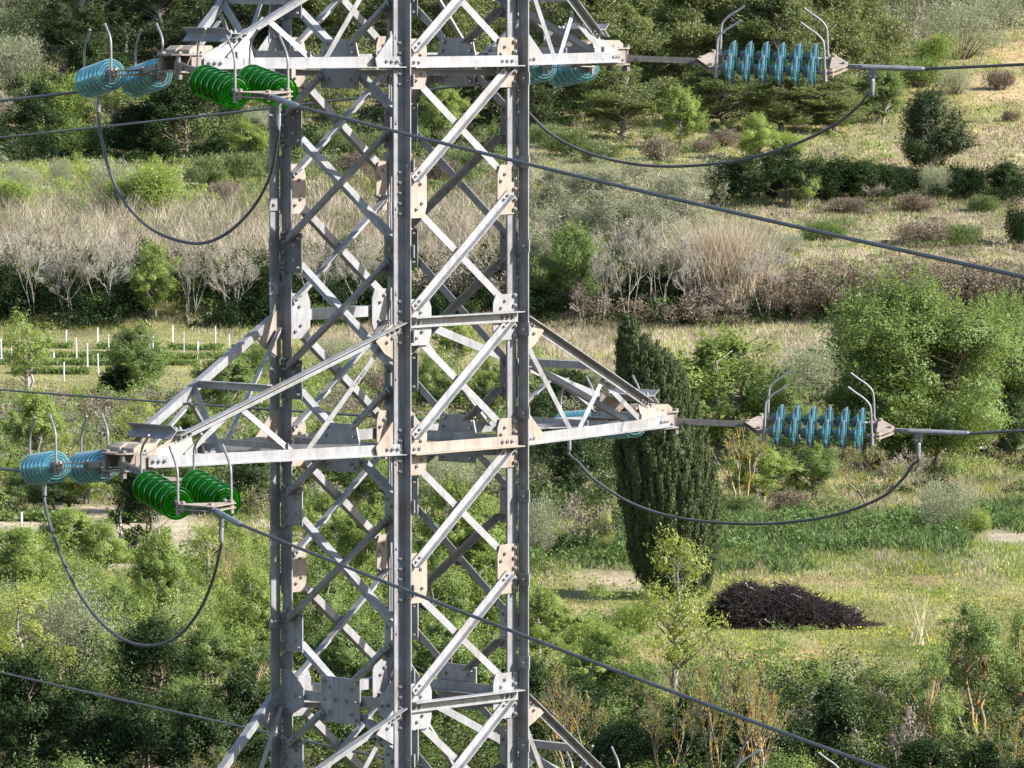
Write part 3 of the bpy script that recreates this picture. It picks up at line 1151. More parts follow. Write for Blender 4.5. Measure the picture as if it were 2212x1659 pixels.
def leafmat(name, c0, c1, trans=0.35, rnd=0.5, gloss=0.015):
    m, t, out = newmat(name)
    g = t.nodes.new('ShaderNodeNewGeometry')
    oi = t.nodes.new('ShaderNodeObjectInfo')
    ad = t.nodes.new('ShaderNodeMath'); ad.operation = 'MULTIPLY_ADD'
    t.links.new(oi.outputs['Random'], ad.inputs[0])
    ad.inputs[1].default_value = 0.28
    mu = t.nodes.new('ShaderNodeMath'); mu.operation = 'MULTIPLY'
    t.links.new(g.outputs['Random Per Island'], mu.inputs[0])
    mu.inputs[1].default_value = 0.34
    at_n = t.nodes.new('ShaderNodeAttribute'); at_n.attribute_name = 'tone'
    m3 = t.nodes.new('ShaderNodeMath'); m3.operation = 'MULTIPLY_ADD'
    t.links.new(at_n.outputs['Fac'], m3.inputs[0]); m3.inputs[1].default_value = 0.38
    t.links.new(mu.outputs[0], m3.inputs[2])
    t.links.new(m3.outputs[0], ad.inputs[2])
    mid = tuple((a + b) / 2 for a, b in zip(c0, c1))
    c = ramp(t, ad.outputs[0], [(0.05, c0), (0.5, mid), (0.95, c1)])
    d = t.nodes.new('ShaderNodeBsdfDiffuse')
    tr = t.nodes.new('ShaderNodeBsdfTranslucent')
    t.links.new(c, d.inputs[0])
    yl = t.nodes.new('ShaderNodeMix'); yl.data_type = 'RGBA'; yl.blend_type = 'MULTIPLY'
    yl.inputs[0].default_value = 1
    t.links.new(c, yl.inputs[6])
    yl.inputs[7].default_value = (1.35, 1.25, 0.7, 1)
    t.links.new(yl.outputs[2], tr.inputs[0])
    mx = t.nodes.new('ShaderNodeMixShader')
    mx.inputs[0].default_value = trans
    t.links.new(d.outputs[0], mx.inputs[1])
    t.links.new(tr.outputs[0], mx.inputs[2])
    if gloss:
        gl = t.nodes.new('ShaderNodeBsdfGlossy')
        gl.inputs['Roughness'].default_value = 0.45
        m2 = t.nodes.new('ShaderNodeMixShader')
        m2.inputs[0].default_value = gloss
        t.links.new(mx.outputs[0], m2.inputs[1])
        t.links.new(gl.outputs[0], m2.inputs[2])
        mx = m2
    t.links.new(mx.outputs[0], out.inputs[0])
    return m


def attrmat(name, trans=0.3):
    m, t, out = newmat(name)
    a = t.nodes.new('ShaderNodeVertexColor')
    a.layer_name = 'hue'
    d = t.nodes.new('ShaderNodeBsdfDiffuse')
    tr = t.nodes.new('ShaderNodeBsdfTranslucent')
    t.links.new(a.outputs[0], d.inputs[0])
    t.links.new(a.outputs[0], tr.inputs[0])
    mx = t.nodes.new('ShaderNodeMixShader')
    mx.inputs[0].default_value = trans
    t.links.new(d.outputs[0], mx.inputs[1])
    t.links.new(tr.outputs[0], mx.inputs[2])
    t.links.new(mx.outputs[0], out.inputs[0])
    return m


def barkmat(name, c0, c1, c2=None, thr=0.55, scale=1.6):
    m, t, out = newmat(name)
    p = t.nodes.new('ShaderNodeBsdfPrincipled')
    p.inputs['Roughness'].default_value = 0.9
    p.inputs['Specular IOR Level'].default_value = 0.15
    n = noise(t, 7, 5)
    c = ramp(t, n, [(0.3, c0), (0.7, c1)])
    if c2:
        n2 = noise(t, scale, 4)
        f = ramp(t, n2, [(thr - 0.06, (0, 0, 0)), (thr + 0.06, (1, 1, 1))])
        mx = t.nodes.new('ShaderNodeMix'); mx.data_type = 'RGBA'
        t.links.new(f, mx.inputs[0]); t.links.new(c, mx.inputs[6]); mx.inputs[7].default_value = (*c2, 1)
        c = mx.outputs[2]
    t.links.new(c, p.inputs['Base Color'])
    t.links.new(p.outputs[0], out.inputs[0])
    return m


LM = {
    'bright': leafmat('bright_spring_leaves', (0.125, 0.195, 0.048), (0.35, 0.42, 0.125), 0.45),
    'mid': leafmat('mid_green_leaves', (0.080, 0.135, 0.040), (0.25, 0.325, 0.105), 0.42),
    'yellow': leafmat('yellow_green_leaves', (0.20, 0.25, 0.06), (0.43, 0.47, 0.14), 0.48),
    'dark': leafmat('evergreen_and_shade_leaves', (0.018, 0.034, 0.012), (0.045, 0.075, 0.022), 0.2),  # evergreen colour that also carries the shade of gully and banks
    'olive': leafmat('silver_olive_leaves', (0.15, 0.17, 0.105), (0.38, 0.40, 0.28), 0.3),
    'grey': leafmat('grey_willow_leaves', (0.18, 0.195, 0.125), (0.33, 0.335, 0.235), 0.3),
    'shade': leafmat('shade_leaves', (0.012, 0.022, 0.010), (0.028, 0.046, 0.017), 0.1, gloss=0.0),  # near-black leaf colour standing for shade along banks, hedge and hillside
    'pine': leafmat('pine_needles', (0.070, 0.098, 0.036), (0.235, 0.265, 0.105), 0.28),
    'darkpine': leafmat('shaded_pine_needles', (0.024, 0.038, 0.015), (0.075, 0.10, 0.038), 0.18),  # pine needles again, darkened so the hillside shade sits in the colour
    'cypress': leafmat('cypress_scales', (0.026, 0.040, 0.016), (0.092, 0.112, 0.046), 0.12),
    'broom': leafmat('broom_stems', (0.09, 0.13, 0.05), (0.21, 0.25, 0.10), 0.25),
    'brown': leafmat('brown_scrub_leaves', (0.115, 0.090, 0.068), (0.27, 0.215, 0.165), 0.2),
    'white': leafmat('pale_blossom', (0.22, 0.25, 0.20), (0.38, 0.40, 0.34), 0.3),
    'pink': leafmat('pink_blossom', (0.42, 0.10, 0.28), (0.60, 0.22, 0.45), 0.3),
    'lush': leafmat('lush_blades', (0.055, 0.10, 0.03), (0.18, 0.25, 0.09), 0.3, gloss=0.01),
    'flower': leafmat('yellow_flowers', (0.40, 0.36, 0.02), (0.55, 0.48, 0.05), 0.3),
}
BK = {
    'grey': barkmat('grey_bark', (0.17, 0.15, 0.125), (0.32, 0.285, 0.24)),
    'pale': barkmat('pale_bark', (0.26, 0.23, 0.19), (0.42, 0.38, 0.32)),
    'brown': barkmat('brown_bark', (0.10, 0.075, 0.055), (0.20, 0.155, 0.115)),
    'lichen': barkmat('lichen_bark', (0.15, 0.12, 0.095), (0.30, 0.26, 0.21), (0.36, 0.215, 0.06), 0.52),
    'black': barkmat('charred_twigs', (0.013, 0.010, 0.010), (0.058, 0.044, 0.040)),
    'wood': barkmat('grey_wood', (0.26, 0.22, 0.19), (0.42, 0.38, 0.34)),
}
REED = attrmat('reed_stalks', 0.25)
GRASS = attrmat('grass_blades', 0.35)

# ------------------------------------------------------------------ plant shapes (numpy)


def rdir(n, rng):
    v = rng.normal(size=(n, 3))
    return v / np.linalg.norm(v, axis=1)[:, None]


def leaves(C, size, rng, aspect=0.55, along=None, spread=1.0, nrm=None, jit=0.6):
    """small folded leaf-clump faces at points C"""
    n = len(C)
    size = np.broadcast_to(size, (n,))
    a = rdir(n, rng)
    if along is not None:
        a = along + a * spread
        a /= np.linalg.norm(a, axis=1)[:, None] + 1e-9
    if nrm is None:
        b = np.cross(a, rdir(n, rng))
    else:
        q = nrm + rdir(n, rng) * jit
        q /= np.linalg.norm(q, axis=1)[:, None] + 1e-9
        if along is None: a = np.cross(a, q)
        a /= np.linalg.norm(a, axis=1)[:, None] + 1e-9
        b = np.cross(a, q)
    b /= np.linalg.norm(b, axis=1)[:, None] + 1e-9
    c = np.cross(a, b)
    L, Wd = size[:, None] * 0.5, size[:, None] * 0.5 * aspect
    v0, v2 = C - a * L, C + a * L
    v1, v3 = C + b * Wd + c * Wd * 0.35, C - b * Wd + c * Wd * 0.35
    V = np.stack([v0, v1, v2, v3], 1).reshape(-1, 3)
    return V, np.arange(4 * n).reshape(-1, 4)


class Wood:
    def __init__(self): self.V, self.F, self.n = [], [], 0

    def tube(self, P, R, k=5):
        P = np.asarray(P, float)
        m = len(P)
        R = np.broadcast_to(R, (m,))
        T = np.gradient(P, axis=0)
        T /= np.linalg.norm(T, axis=1)[:, None] + 1e-9
        x = np.cross(T, np.array([0.31, 0.17, 0.93]) if abs(T[0, 2]) < 0.8 else np.array([1.0, 0.2, 0.1]))
        x /= np.linalg.norm(x, axis=1)[:, None] + 1e-9
        y = np.cross(T, x)
        th = np.arange(k) * 2 * np.pi / k
        V = P[:, None, :] + (x[:, None, :] * np.cos(th)[None, :, None] + y[:, None, :] * np.sin(th)[None, :, None]) * R[:, None, None]
        i = np.arange(m - 1)[:, None] * k + np.arange(k)[None, :]
        j = np.arange(m - 1)[:, None] * k + (np.arange(k)[None, :] + 1) % k
        Fq = np.stack([i, j, j + k, i + k], -1).reshape(-1, 4)
        self.V.append(V.reshape(-1, 3)); self.F.append(Fq + self.n)
        self.n += m * k

    def mesh(self, name, mat):
        return np_mesh(name, np.concatenate(self.V), np.concatenate(self.F), mat, 4, True)


def limb(p, q, rng, n=6, wob=0.08, lift=0.25):
    """curved limb from p to q, leaving flat and rising"""
    p, q = np.asarray(p, float), np.asarray(q, float)
    t = np.linspace(0, 1, n)[:, None]
    d = q - p
    L = np.linalg.norm(d)
    mid = p + d * 0.5 + np.array([0, 0, -lift * L * 0.3]) + rng.normal(size=3) * wob * L
    return (1 - t) ** 2 * p + 2 * t * (1 - t) * mid + t * t * q


def crown_tree(seed, H, Wd, trunk_h, ncl, per, lsize, clr, leaf, bark, flat=1.0, shape='round', stems=1, asp=0.55, bare=0.0, shell=0.5, trunk_r=None, along_out=0.0):
    """tree with clusters of leaves at the ends of real limbs; height H, crown width Wd"""
    rng = np.random.default_rng(seed)
    wd = Wood()
    tr = trunk_r or 0.022 * H + 0.03
    cz0, cz1 = trunk_h, H
    cen = []
    tries = 0
    lobes = []
    for q in range(rng.integers(4, 8)):
        th = q * 2.4 + rng.random()
        rr_ = (0.20 + 0.45 * rng.random()) * Wd / 2
        lobes.append((np.array([rr_ * math.cos(th), rr_ * math.sin(th), cz0 + (cz1 - cz0) * (0.12 + 0.62 * rng.random())]), np.array([1, 1, 0]) * Wd * (0.17 + 0.12 * rng.random()) + np.array([0, 0, (cz1 - cz0) * (0.13 + 0.14 * rng.random())])))
    lobes.append((np.array([rng.normal() * 0.07 * Wd, rng.normal() * 0.07 * Wd, cz1 - 0.2 * (cz1 - cz0)]), np.array([0.2 * Wd, 0.2 * Wd, 0.22 * (cz1 - cz0)])))
    while len(cen) < ncl and tries < 6000:
        tries += 1
        t = rng.random()
        z = cz0 + (cz1 - cz0) * t
        if shape == 'round': r = math.sqrt(max(0.0, 1 - (2 * t - 1) ** 2)) ** 0.8
        elif shape == 'dome': r = math.sqrt(max(0.0, 1 - t ** 2.2)) * (0.75 + 0.25 * min(1, t * 4))
        elif shape == 'cone': r = (1 - t) ** 0.75 * 0.95 + 0.06
        elif shape == 'vase': r = 0.35 + 0.65 * math.sin(min(1, t * 1.15) * math.pi * 0.62) if t < 0.85 else 0.75
        else: r = 0.9
        th = rng.random() * 2 * np.pi
        lump = 0.78 + 0.30 * math.sin(th * 2 + seed) * math.sin(t * 7 + seed * 1.7) + 0.16 * math.sin(3 * th + seed * 2.1)
        rr = (shell + (1 - shell) * math.sqrt(rng.random())) * r * lump * Wd / 2
        p = np.array([rr * math.cos(th), rr * math.sin(th), z])
        if not any(np.sum(((p - a) / b) ** 2) < 1 for a, b in lobes) and rng.random() > 0.06: continue
        if all(np.linalg.norm((p - c) / np.array([1, 1, max(flat, .4)])) > clr * 0.52 for c in cen): cen.append(p)
    # trunks
    trunks = []
    for s in range(stems):
        off = np.array([0, 0, 0.0]) if stems == 1 else np.array([math.cos(s * 2.4) * 0.05 * Wd, math.sin(s * 2.4) * 0.05 * Wd, 0])
        lean = rng.normal(size=2) * (0.04 if stems == 1 else 0.13) * H
        zs = np.linspace(-0.4, H * (0.86 if shape != 'vase' else 0.6), 9)
        P = np.stack([off[0] + lean[0] * (zs / H) ** 1.3 + rng.normal(size=9) * 0.012 * H, off[1] + lean[1] * (zs / H) ** 1.3 + rng.normal(size=9) * 0.012 * H, zs], 1)
        P[0, :2] = off[:2]
        r = tr * (0.75 if stems > 1 else 1) * (1 - 0.85 * np.clip(zs / H, 0, 1)) * 1.0
        r[0] *= 1.35
        wd.tube(P, r, 7)
        trunks.append(P)
    VS, FS, TN, k = [], [], [], 0
    for ci, c in enumerate(cen):
        P = trunks[ci % stems]
        zb = np.clip(c[2] - (0.25 + 0.35 * rng.random()) * math.hypot(c[0], c[1]) - 0.1 * H * rng.random(), 0.22 * cz0 + 0.1 * H, P[-1, 2])
        b = np.array([np.interp(zb, P[:, 2], P[:, 0]), np.interp(zb, P[:, 2], P[:, 1]), zb])
        rb = np.interp(zb, P[:, 2], tr * (1 - 0.85 * np.clip(P[:, 2] / H, 0, 1))) * 0.5
        L = limb(b, c, rng, 6)
        wd.tube(L, np.linspace(max(rb, 0.02), 0.012, 6), 5)
        if rng.random() < bare: continue
        n = int(per * (0.6 + 0.8 * rng.random()))
        u = rdir(n, rng)
        rad = clr * (0.42 + 0.80 * rng.random()) * (0.25 + 0.75 * rng.random(n) ** 0.5)
        pts = c + u * rad[:, None] * np.array([1, 1, flat])
        al = None
        if along_out: al = u * along_out + np.array([0, 0, 0.5])
        og = np.array([c[0] / Wd * 2, c[1] / Wd * 2, (c[2] - 0.5 * (cz0 + cz1)) / (cz1 - cz0) * 1.6 + 0.25])
        v, f = leaves(pts, lsize * (0.6 + 0.8 * rng.random(n)), rng, asp, al, 0.8, u + og * 0.9)
        VS.append(v); FS.append(f + k); k += len(v); TN.append(np.full(len(v), rng.random()))
        for q in range(3):                      # sprigs standing out of the clump
            sd_ = rdir(1, rng)[0] * 0.8 + og * 0.6 + np.array([0, 0, 0.55])
            sd_ /= np.linalg.norm(sd_)
            ms = max(6, n // 16)
            tt = rng.random(ms)[:, None]
            sp = c + sd_ * clr * (0.5 + 1.1 * tt) * np.array([1, 1, max(flat, .6)]) + rng.normal(size=(ms, 3)) * 0.10 * clr * (1.15 - tt)
            v, f = leaves(sp, lsize * (0.6 + 0.8 * rng.random(ms)), rng, asp, al if al is None else np.tile(sd_, (ms, 1)), 0.8)
            VS.append(v); FS.append(f + k); k += len(v); TN.append(np.full(len(v), 0.4 + 0.6 * rng.random()))
        # twigs in the clump
        for q in range(2):
            e = c + rdir(1, rng)[0] * clr * 0.8
            wd.tube(np.stack([c, (c + e) / 2 + rng.normal(size=3) * 0.05, e]), [0.014, 0.010, 0.005], 4)
    crown = np_mesh('crown', np.concatenate(VS), np.concatenate(FS), LM[leaf], 4, tone=np.concatenate(TN))
    return wd.mesh('trunk', BK[bark]), crown, H, Wd


def bare_tree(seed, H, Wd, bark, depth=5, leaf=None, nleaf=0, stems=3, up=0.75, lsize=0.12, thick=0.016, kids=(2, 4)):
    rng = np.random.default_rng(seed)
    wd = Wood()
    tips = []

    def grow(p, d, L, r, lv):
        n = 5
        P = [p]
        for i in range(n - 1):
            d = d + rng.normal(size=3) * 0.13 + np.array([0, 0, 0.05 * up])
            d /= np.linalg.norm(d)
            P.append(P[-1] + d * L / (n - 1))
        P = np.array(P)
        wd.tube(P, np.linspace(r, r * 0.62, n), 5 if lv < 2 else 3)
        if lv >= 2: tips.append(P[-1]); tips.append(P[2])
        if lv >= depth: return
        for i in range(rng.integers(*kids) + (1 if lv > 2 else 0)):
            t = 0.45 + 0.55 * rng.random()
            k = min(int(t * (n - 1)), n - 2)
            q = P[k] + (P[k + 1] - P[k]) * (t * (n - 1) - k)
            nd = d + rdir(1, rng)[0] * (0.75 if lv else 0.6)
            nd[2] = abs(nd[2]) * 0.6 + up * 0.35
            nd[:2] *= Wd / H * 1.35
            nd /= np.linalg.norm(nd)
            grow(q, nd, L * (0.55 + 0.25 * rng.random()), max(r * 0.58, 0.011), lv + 1)

    for s in range(stems):
        th = s * 2.4 + rng.random()
        d = np.array([math.cos(th) * 0.25 * Wd / H * 1.6, math.sin(th) * 0.25 * Wd / H * 1.6, 1.0])
        if stems == 1: d = np.array([0.05, 0.0, 1.0])
        grow(np.array([math.cos(th) * 0.1 * stems, math.sin(th) * 0.1 * stems, -0.3]), d / np.linalg.norm(d), H * 0.42, thick * H, 0)
    V = np.concatenate(wd.V)
    s = np.array([Wd / (np.ptp(V[:, 0]) + 1e-6), Wd / (np.ptp(V[:, 1]) + 1e-6), H / V[:, 2].max()])
    s = np.minimum(s, s.min() * 1.4)
    wm = np_mesh('trunk', V * s, np.concatenate(wd.F), BK[bark], 4, True)
    cm = None
    if leaf and nleaf:
        tp = np.array(tips) * s
        C = tp[rng.integers(0, len(tp), nleaf)] + rng.normal(size=(nleaf, 3)) * 0.16
        v, f = leaves(C, lsize * (0.6 + 0.8 * rng.random(nleaf)), rng)
        cm = np_mesh('crown', v, f, LM[leaf], 4)
    V2 = V * s
    return wm, cm, float(V2[:, 2].max()), float(np.ptp(V2[:, 0]))


def bush(seed, H, Wd, n, lsize, leaf, bark='brown', lumps=7, asp=0.5, upright=0.0, hollow=0.45):
    """leaf mass that stands on many stems, lumpy outline"""
    rng = np.random.default_rng(seed)
    wd = Wood()
    VS, FS, TN, k = [], [], [], 0
    for i in range(lumps):
        th = i * 2.399 + rng.random() * 0.8
        r = Wd / 2 * 0.72 * math.sqrt(rng.random())
        hz = H * (0.36 + 0.34 * rng.random()) * (1 - 0.45 * (r / (Wd / 2)) ** 2)
        c = np.array([r * math.cos(th), r * math.sin(th), hz])
        rad = np.array([Wd * 0.24, Wd * 0.24, min(H - hz, hz) * 0.9]) * (0.55 + 0.65 * rng.random())
        m = n // lumps
        u = rdir(m, rng)
        q = c + u * rad * (hollow + (1 - hollow) * rng.random(m)[:, None] ** 0.5)
        q[:, 2] = np.maximum(q[:, 2], 0.05 + 0.1 * rng.random(m))
        q += rng.normal(size=q.shape) * 0.085 * Wd / 3
        sp = rng.random(m) < 0.10
        q[sp] += u[sp] * rad * (0.35 * rng.random((sp.sum(), 1)))
        al = None
        if upright: al = u * np.array([0.7, 0.7, 0.2]) + np.array([0, 0, upright])
        v, f = leaves(q, lsize * (0.6 + 0.8 * rng.random(m)), rng, asp, al, 0.7, u + np.array([0, 0, 0.35]))
        VS.append(v); FS.append(f + k); k += len(v); TN.append(np.full(len(v), rng.random()))
        for q_ in range(4):
            sd_ = rdir(1, rng)[0] * np.array([0.8, 0.8, 0.3]) + np.array([0, 0, 0.7])
            ms = max(6, m // 30)
            tt = rng.random(ms)[:, None]
            sp = c + sd_ * rad * (0.6 + 0.75 * tt) + rng.normal(size=(ms, 3)) * 0.03 * Wd * (1.1 - tt)
            v, f = leaves(sp, lsize * (0.6 + 0.8 * rng.random(ms)), rng, asp, np.tile(sd_, (ms, 1)) if upright else None, 0.7)
            VS.append(v); FS.append(f + k); k += len(v); TN.append(np.full(len(v), 0.4 + 0.6 * rng.random()))
        for s in range(3):
            e = c + rdir(1, rng)[0] * rad * 0.8
            b = np.array([c[0] * 0.25, c[1] * 0.25, -0.2])
            wd.tube(limb(b, e, rng, 5), np.linspace(0.03 + 0.006 * H, 0.008, 5), 4)
    return wd.mesh('stems', BK[bark]), np_mesh('foliage', np.concatenate(VS), np.concatenate(FS), LM[leaf], 4, tone=np.concatenate(TN)), H, Wd


def blades(B, h, wdt, bend, rng, cols, seg=2, splay=0.35):
    """curved tapering blades standing at points B"""
    n = len(B)
    th = rng.random(n) * 2 * np.pi
    d = np.stack([np.cos(th), np.sin(th), np.zeros(n)], 1)
    th2 = rng.random(n) * 2 * np.pi
    s = np.stack([np.cos(th2), np.sin(th2), np.zeros(n)], 1)
    h = np.broadcast_to(h, (n,))[:, None]; wdt = np.broadcast_to(wdt, (n,))[:, None]; bend = np.broadcast_to(bend, (n,))[:, None]
    co = (fbm(B[:, 0] / 1.5, B[:, 1] / 4, 77) - 0.5) * 1.5
    lean = (d * rng.random((n, 1)) + np.stack([co, co * 0.4, co * 0], 1)) * splay * h
    rows = []
    for i in range(seg + 1):
        t = i / seg
        c = B + np.array([0, 0, 1.0]) * h * (t - bend * 0.35 * t * t) + lean * t + d * bend * h * t * t
        ww = wdt * (1 - t) ** 0.7
        if i < seg:
            rows += [c - s * ww / 2, c + s * ww / 2]
        else:
            rows += [c]
    k = 2 * seg + 1
    V = np.stack(rows, 1).reshape(-1, 3)
    o = np.arange(n)[:, None] * k
    tris = []
    for i in range(seg - 1):
        a = 2 * i
        tris += [o + np.array([a, a + 1, a + 3]), o + np.array([a, a + 3, a + 2])]
    a = 2 * (seg - 1)
    tris += [o + np.array([a, a + 1, a + 2])]
    Fc = np.concatenate(tris, 0)
    C = np.repeat(np.asarray(cols), k, axis=0)
    return V, Fc, C


def reed_mesh(seed, H, Wd, n, c0, c1, wdt=0.05, splay=0.3, bend=0.12, green=0.0):
    rng = np.random.default_rng(seed)
    r = np.sqrt(rng.random(n)) * Wd * 0.5 * 0.8
    th = rng.random(n) * 2 * np.pi
    B = np.stack([r * np.cos(th), r * np.sin(th), np.full(n, -0.1)], 1)
    k = rng.random(n)[:, None]
    col = np.array(c0) * (1 - k) + np.array(c1) * k
    g = rng.random(n) < green
    col[g] = np.array([0.09, 0.13, 0.04])
    h = H * (0.55 + 0.45 * rng.random(n)) * (1 - 0.35 * (r / (Wd * .5)) ** 2)
    V, Fc, C = blades(B, h, wdt, bend * (0.5 + rng.random(n)), rng, col, 3, splay)
    return np_mesh('reed_stalks', V, Fc, REED, 3, False, C), H, Wd

# ------------------------------------------------------------------ plant prototypes (three of each kind)
PROTO = {}


def protos(kind, fn, copies=3, **k):
    PROTO[kind] = [fn(seed=17 * i + (sum(map(ord, kind)) % 90), **k) for i in range(copies)]


protos('pine', crown_tree, 4, H=12, Wd=9.5, trunk_h=1.8, ncl=95, per=330, lsize=0.3, clr=1.35, leaf='pine', bark='grey', flat=0.6, shape='dome', asp=0.28, shell=0.25, along_out=0.8)
protos('darkpine', crown_tree, 3, H=12, Wd=9, trunk_h=1.5, ncl=75, per=260, lsize=0.3, clr=1.3, leaf='darkpine', bark='grey', flat=0.55, shape='dome', asp=0.3, shell=0.25, along_out=0.8)
protos('bright', crown_tree, 3, H=7, Wd=6, trunk_h=1.3, ncl=60, per=480, lsize=0.135, clr=0.75, leaf='bright', bark='grey', shape='round', shell=0.3, stems=2)
protos('mid', crown_tree, 3, H=7, Wd=6, trunk_h=1.2, ncl=60, per=480, lsize=0.135, clr=0.78, leaf='mid', bark='grey', shape='round', shell=0.3, stems=2)
protos('yellow', crown_tree, 2, H=7, Wd=5, trunk_h=1.6, ncl=50, per=120, lsize=0.13, clr=0.66, leaf='yellow', bark='grey', shape='round', shell=0.25, bare=0.08)
protos('sparse', crown_tree, 2, H=7, Wd=6, trunk_h=1.8, ncl=60, per=120, lsize=0.155, clr=0.7, leaf='bright', bark='pale', shape='vase', shell=0.3, bare=0.12, stems=3)
protos('bigtree', crown_tree, 2, H=11, Wd=12, trunk_h=1.8, ncl=175, per=620, lsize=0.15, clr=1.35, leaf='mid', bark='brown', shape='dome', shell=0.15, stems=3)
protos('open', crown_tree, 3, H=8, Wd=6, trunk_h=1.5, ncl=60, per=200, lsize=0.14, clr=0.7, leaf='mid', bark='lichen', shape='vase', shell=0.2, stems=4, bare=0.22)
protos('darktree', crown_tree, 3, H=8, Wd=7, trunk_h=0.8, ncl=60, per=260, lsize=0.19, clr=0.95, leaf='dark', bark='brown', shape='dome', shell=0.3, stems=2)
protos('smallpine', crown_tree, 1, H=8, Wd=8.4, trunk_h=0.7, ncl=120, per=240, lsize=0.26, clr=1.15, leaf='darkpine', bark='pale', flat=0.8, shape='dome', asp=0.35, shell=0.4)
protos('olive', bush, 3, H=5, Wd=6, n=9500, lsize=0.16, leaf='olive', lumps=12, asp=0.3, upright=0.6)
protos('grey', crown_tree, 3, H=6, Wd=5.4, trunk_h=0.6, ncl=75, per=230, lsize=0.16, clr=0.85, leaf='grey', bark='pale', shape='round', shell=0.25, stems=4, asp=0.3, bare=0.15)
protos('greenbush', bush, 3, H=4, Wd=5, n=10500, lsize=0.16, leaf='bright', lumps=13, asp=0.5, upright=0.3)
protos('midbush', bush, 3, H=4, Wd=5, n=10500, lsize=0.16, leaf='mid', lumps=13, asp=0.5, upright=0.2)
protos('darkbush', bush, 3, H=4, Wd=6, n=10500, lsize=0.17, leaf='shade', lumps=14, asp=0.6)  # the hedge's shade is carried by its leaf colour
protos('broom', bush, 3, H=2.6, Wd=4, n=8000, lsize=0.24, leaf='broom', lumps=10, asp=0.14, upright=1.6)
protos('brownbush', bush, 2, H=2, Wd=3.4, n=6000, lsize=0.17, leaf='brown', lumps=10, asp=0.25, upright=0.9)
protos('white', bush, 1, H=3, Wd=4, n=4500, lsize=0.14, leaf='white', lumps=8, asp=0.6)
protos('pink', bush, 1, H=2, Wd=2, n=260, lsize=0.14, leaf='pink', lumps=3, asp=0.7)
protos('bare', bare_tree, 3, H=6, Wd=4.5, bark='pale', depth=6, leaf='grey', nleaf=350, stems=3, thick=0.011)
protos('lichen', bare_tree, 3, H=7, Wd=5, bark='lichen', depth=5, leaf='bright', nleaf=900, stems=3, thick=0.02, up=0.95)
protos('scrub', bare_tree, 3, H=3, Wd=3.6, bark='pale', depth=5, leaf='brown', nleaf=1000, stems=5, thick=0.008, up=0.5)
protos('brambles', bare_tree, 2, H=3, Wd=5, bark='brown', depth=5, leaf='brown', nleaf=2600, stems=7, thick=0.007, up=0.15)
protos('reed', reed_mesh, 3, H=4, Wd=3, n=900, c0=(0.36, 0.28, 0.17), c1=(0.58, 0.47, 0.31), wdt=0.055, splay=0.35, green=0.06)
protos('plume', reed_mesh, 1, H=6, Wd=7, n=3200, c0=(0.34, 0.27, 0.19), c1=(0.60, 0.505, 0.375), wdt=0.05, splay=0.6, bend=0.2, green=0.04)
protos('stalks', reed_mesh, 1, H=4, Wd=1.6, n=16, c0=(0.40, 0.33, 0.2), c1=(0.6, 0.5, 0.34), wdt=0.06, splay=0.4)
protos('agave', reed_mesh, 1, H=1.4, Wd=1.6, n=380, c0=(0.03, 0.07, 0.03), c1=(0.07, 0.12, 0.06), wdt=0.08, splay=0.7, bend=0.5)

NAMES = {  # kind: object name, category, group
    'pine': ('pine_tree', 'tree', 'pines on the hillside'), 'darkpine': ('pine_tree', 'tree', 'pines on the hillside'),
    'bright': ('broadleaf_tree', 'tree', 'leafy trees in the valley'), 'mid': ('broadleaf_tree', 'tree', 'leafy trees in the valley'),
    'yellow': ('broadleaf_tree', 'tree', 'leafy trees in the valley'), 'sparse': ('broadleaf_tree', 'tree', 'leafy trees in the valley'),
    'bigtree': ('broadleaf_tree', 'tree', 'leafy trees in the valley'), 'darktree': ('evergreen_tree', 'tree', 'dark evergreens'),
    'open': ('broadleaf_tree', 'tree', 'leafy trees in the valley'),
    'smallpine': ('pine_tree', 'tree', None), 'olive': ('olive_bush', 'bush', 'silvery bushes'), 'grey': ('willow_bush', 'bush', 'grey willow thicket'),
    'greenbush': ('green_bush', 'bush', 'green bushes'), 'midbush': ('green_bush', 'bush', 'green bushes'), 'darkbush': ('evergreen_bush', 'bush', 'dark evergreen bushes'),
    'broom': ('broom_shrub', 'shrub', 'broom shrubs'), 'brownbush': ('dry_shrub', 'shrub', 'brown dry shrubs'), 'white': ('blossoming_bush', 'bush', None),
    'pink': ('flowering_shrub', 'shrub', None), 'bare': ('bare_tree', 'tree', 'leafless pale trees'), 'lichen': ('lichen_tree', 'tree', 'leafless trees with orange lichen'),
    'scrub': ('twiggy_shrub', 'shrub', 'leafless shrubs'), 'brambles': ('bramble_bush', 'bush', 'bramble bank'), 'reed': ('reed_clump', 'reeds', 'dry reed clumps'),
    'stalks': ('dry_stalks', 'plant', None),
    'plume': ('reed_clump', 'reeds', None), 'agave': ('spiky_plant', 'plant', None)}
CNT = {}
BIG = dict(pine=1.3, darkpine=1.3, bright=1.22, mid=1.22, yellow=1.15, sparse=1.15, bigtree=1.12, darktree=1.2, grey=1.35, smallpine=1.12, open=1.2)


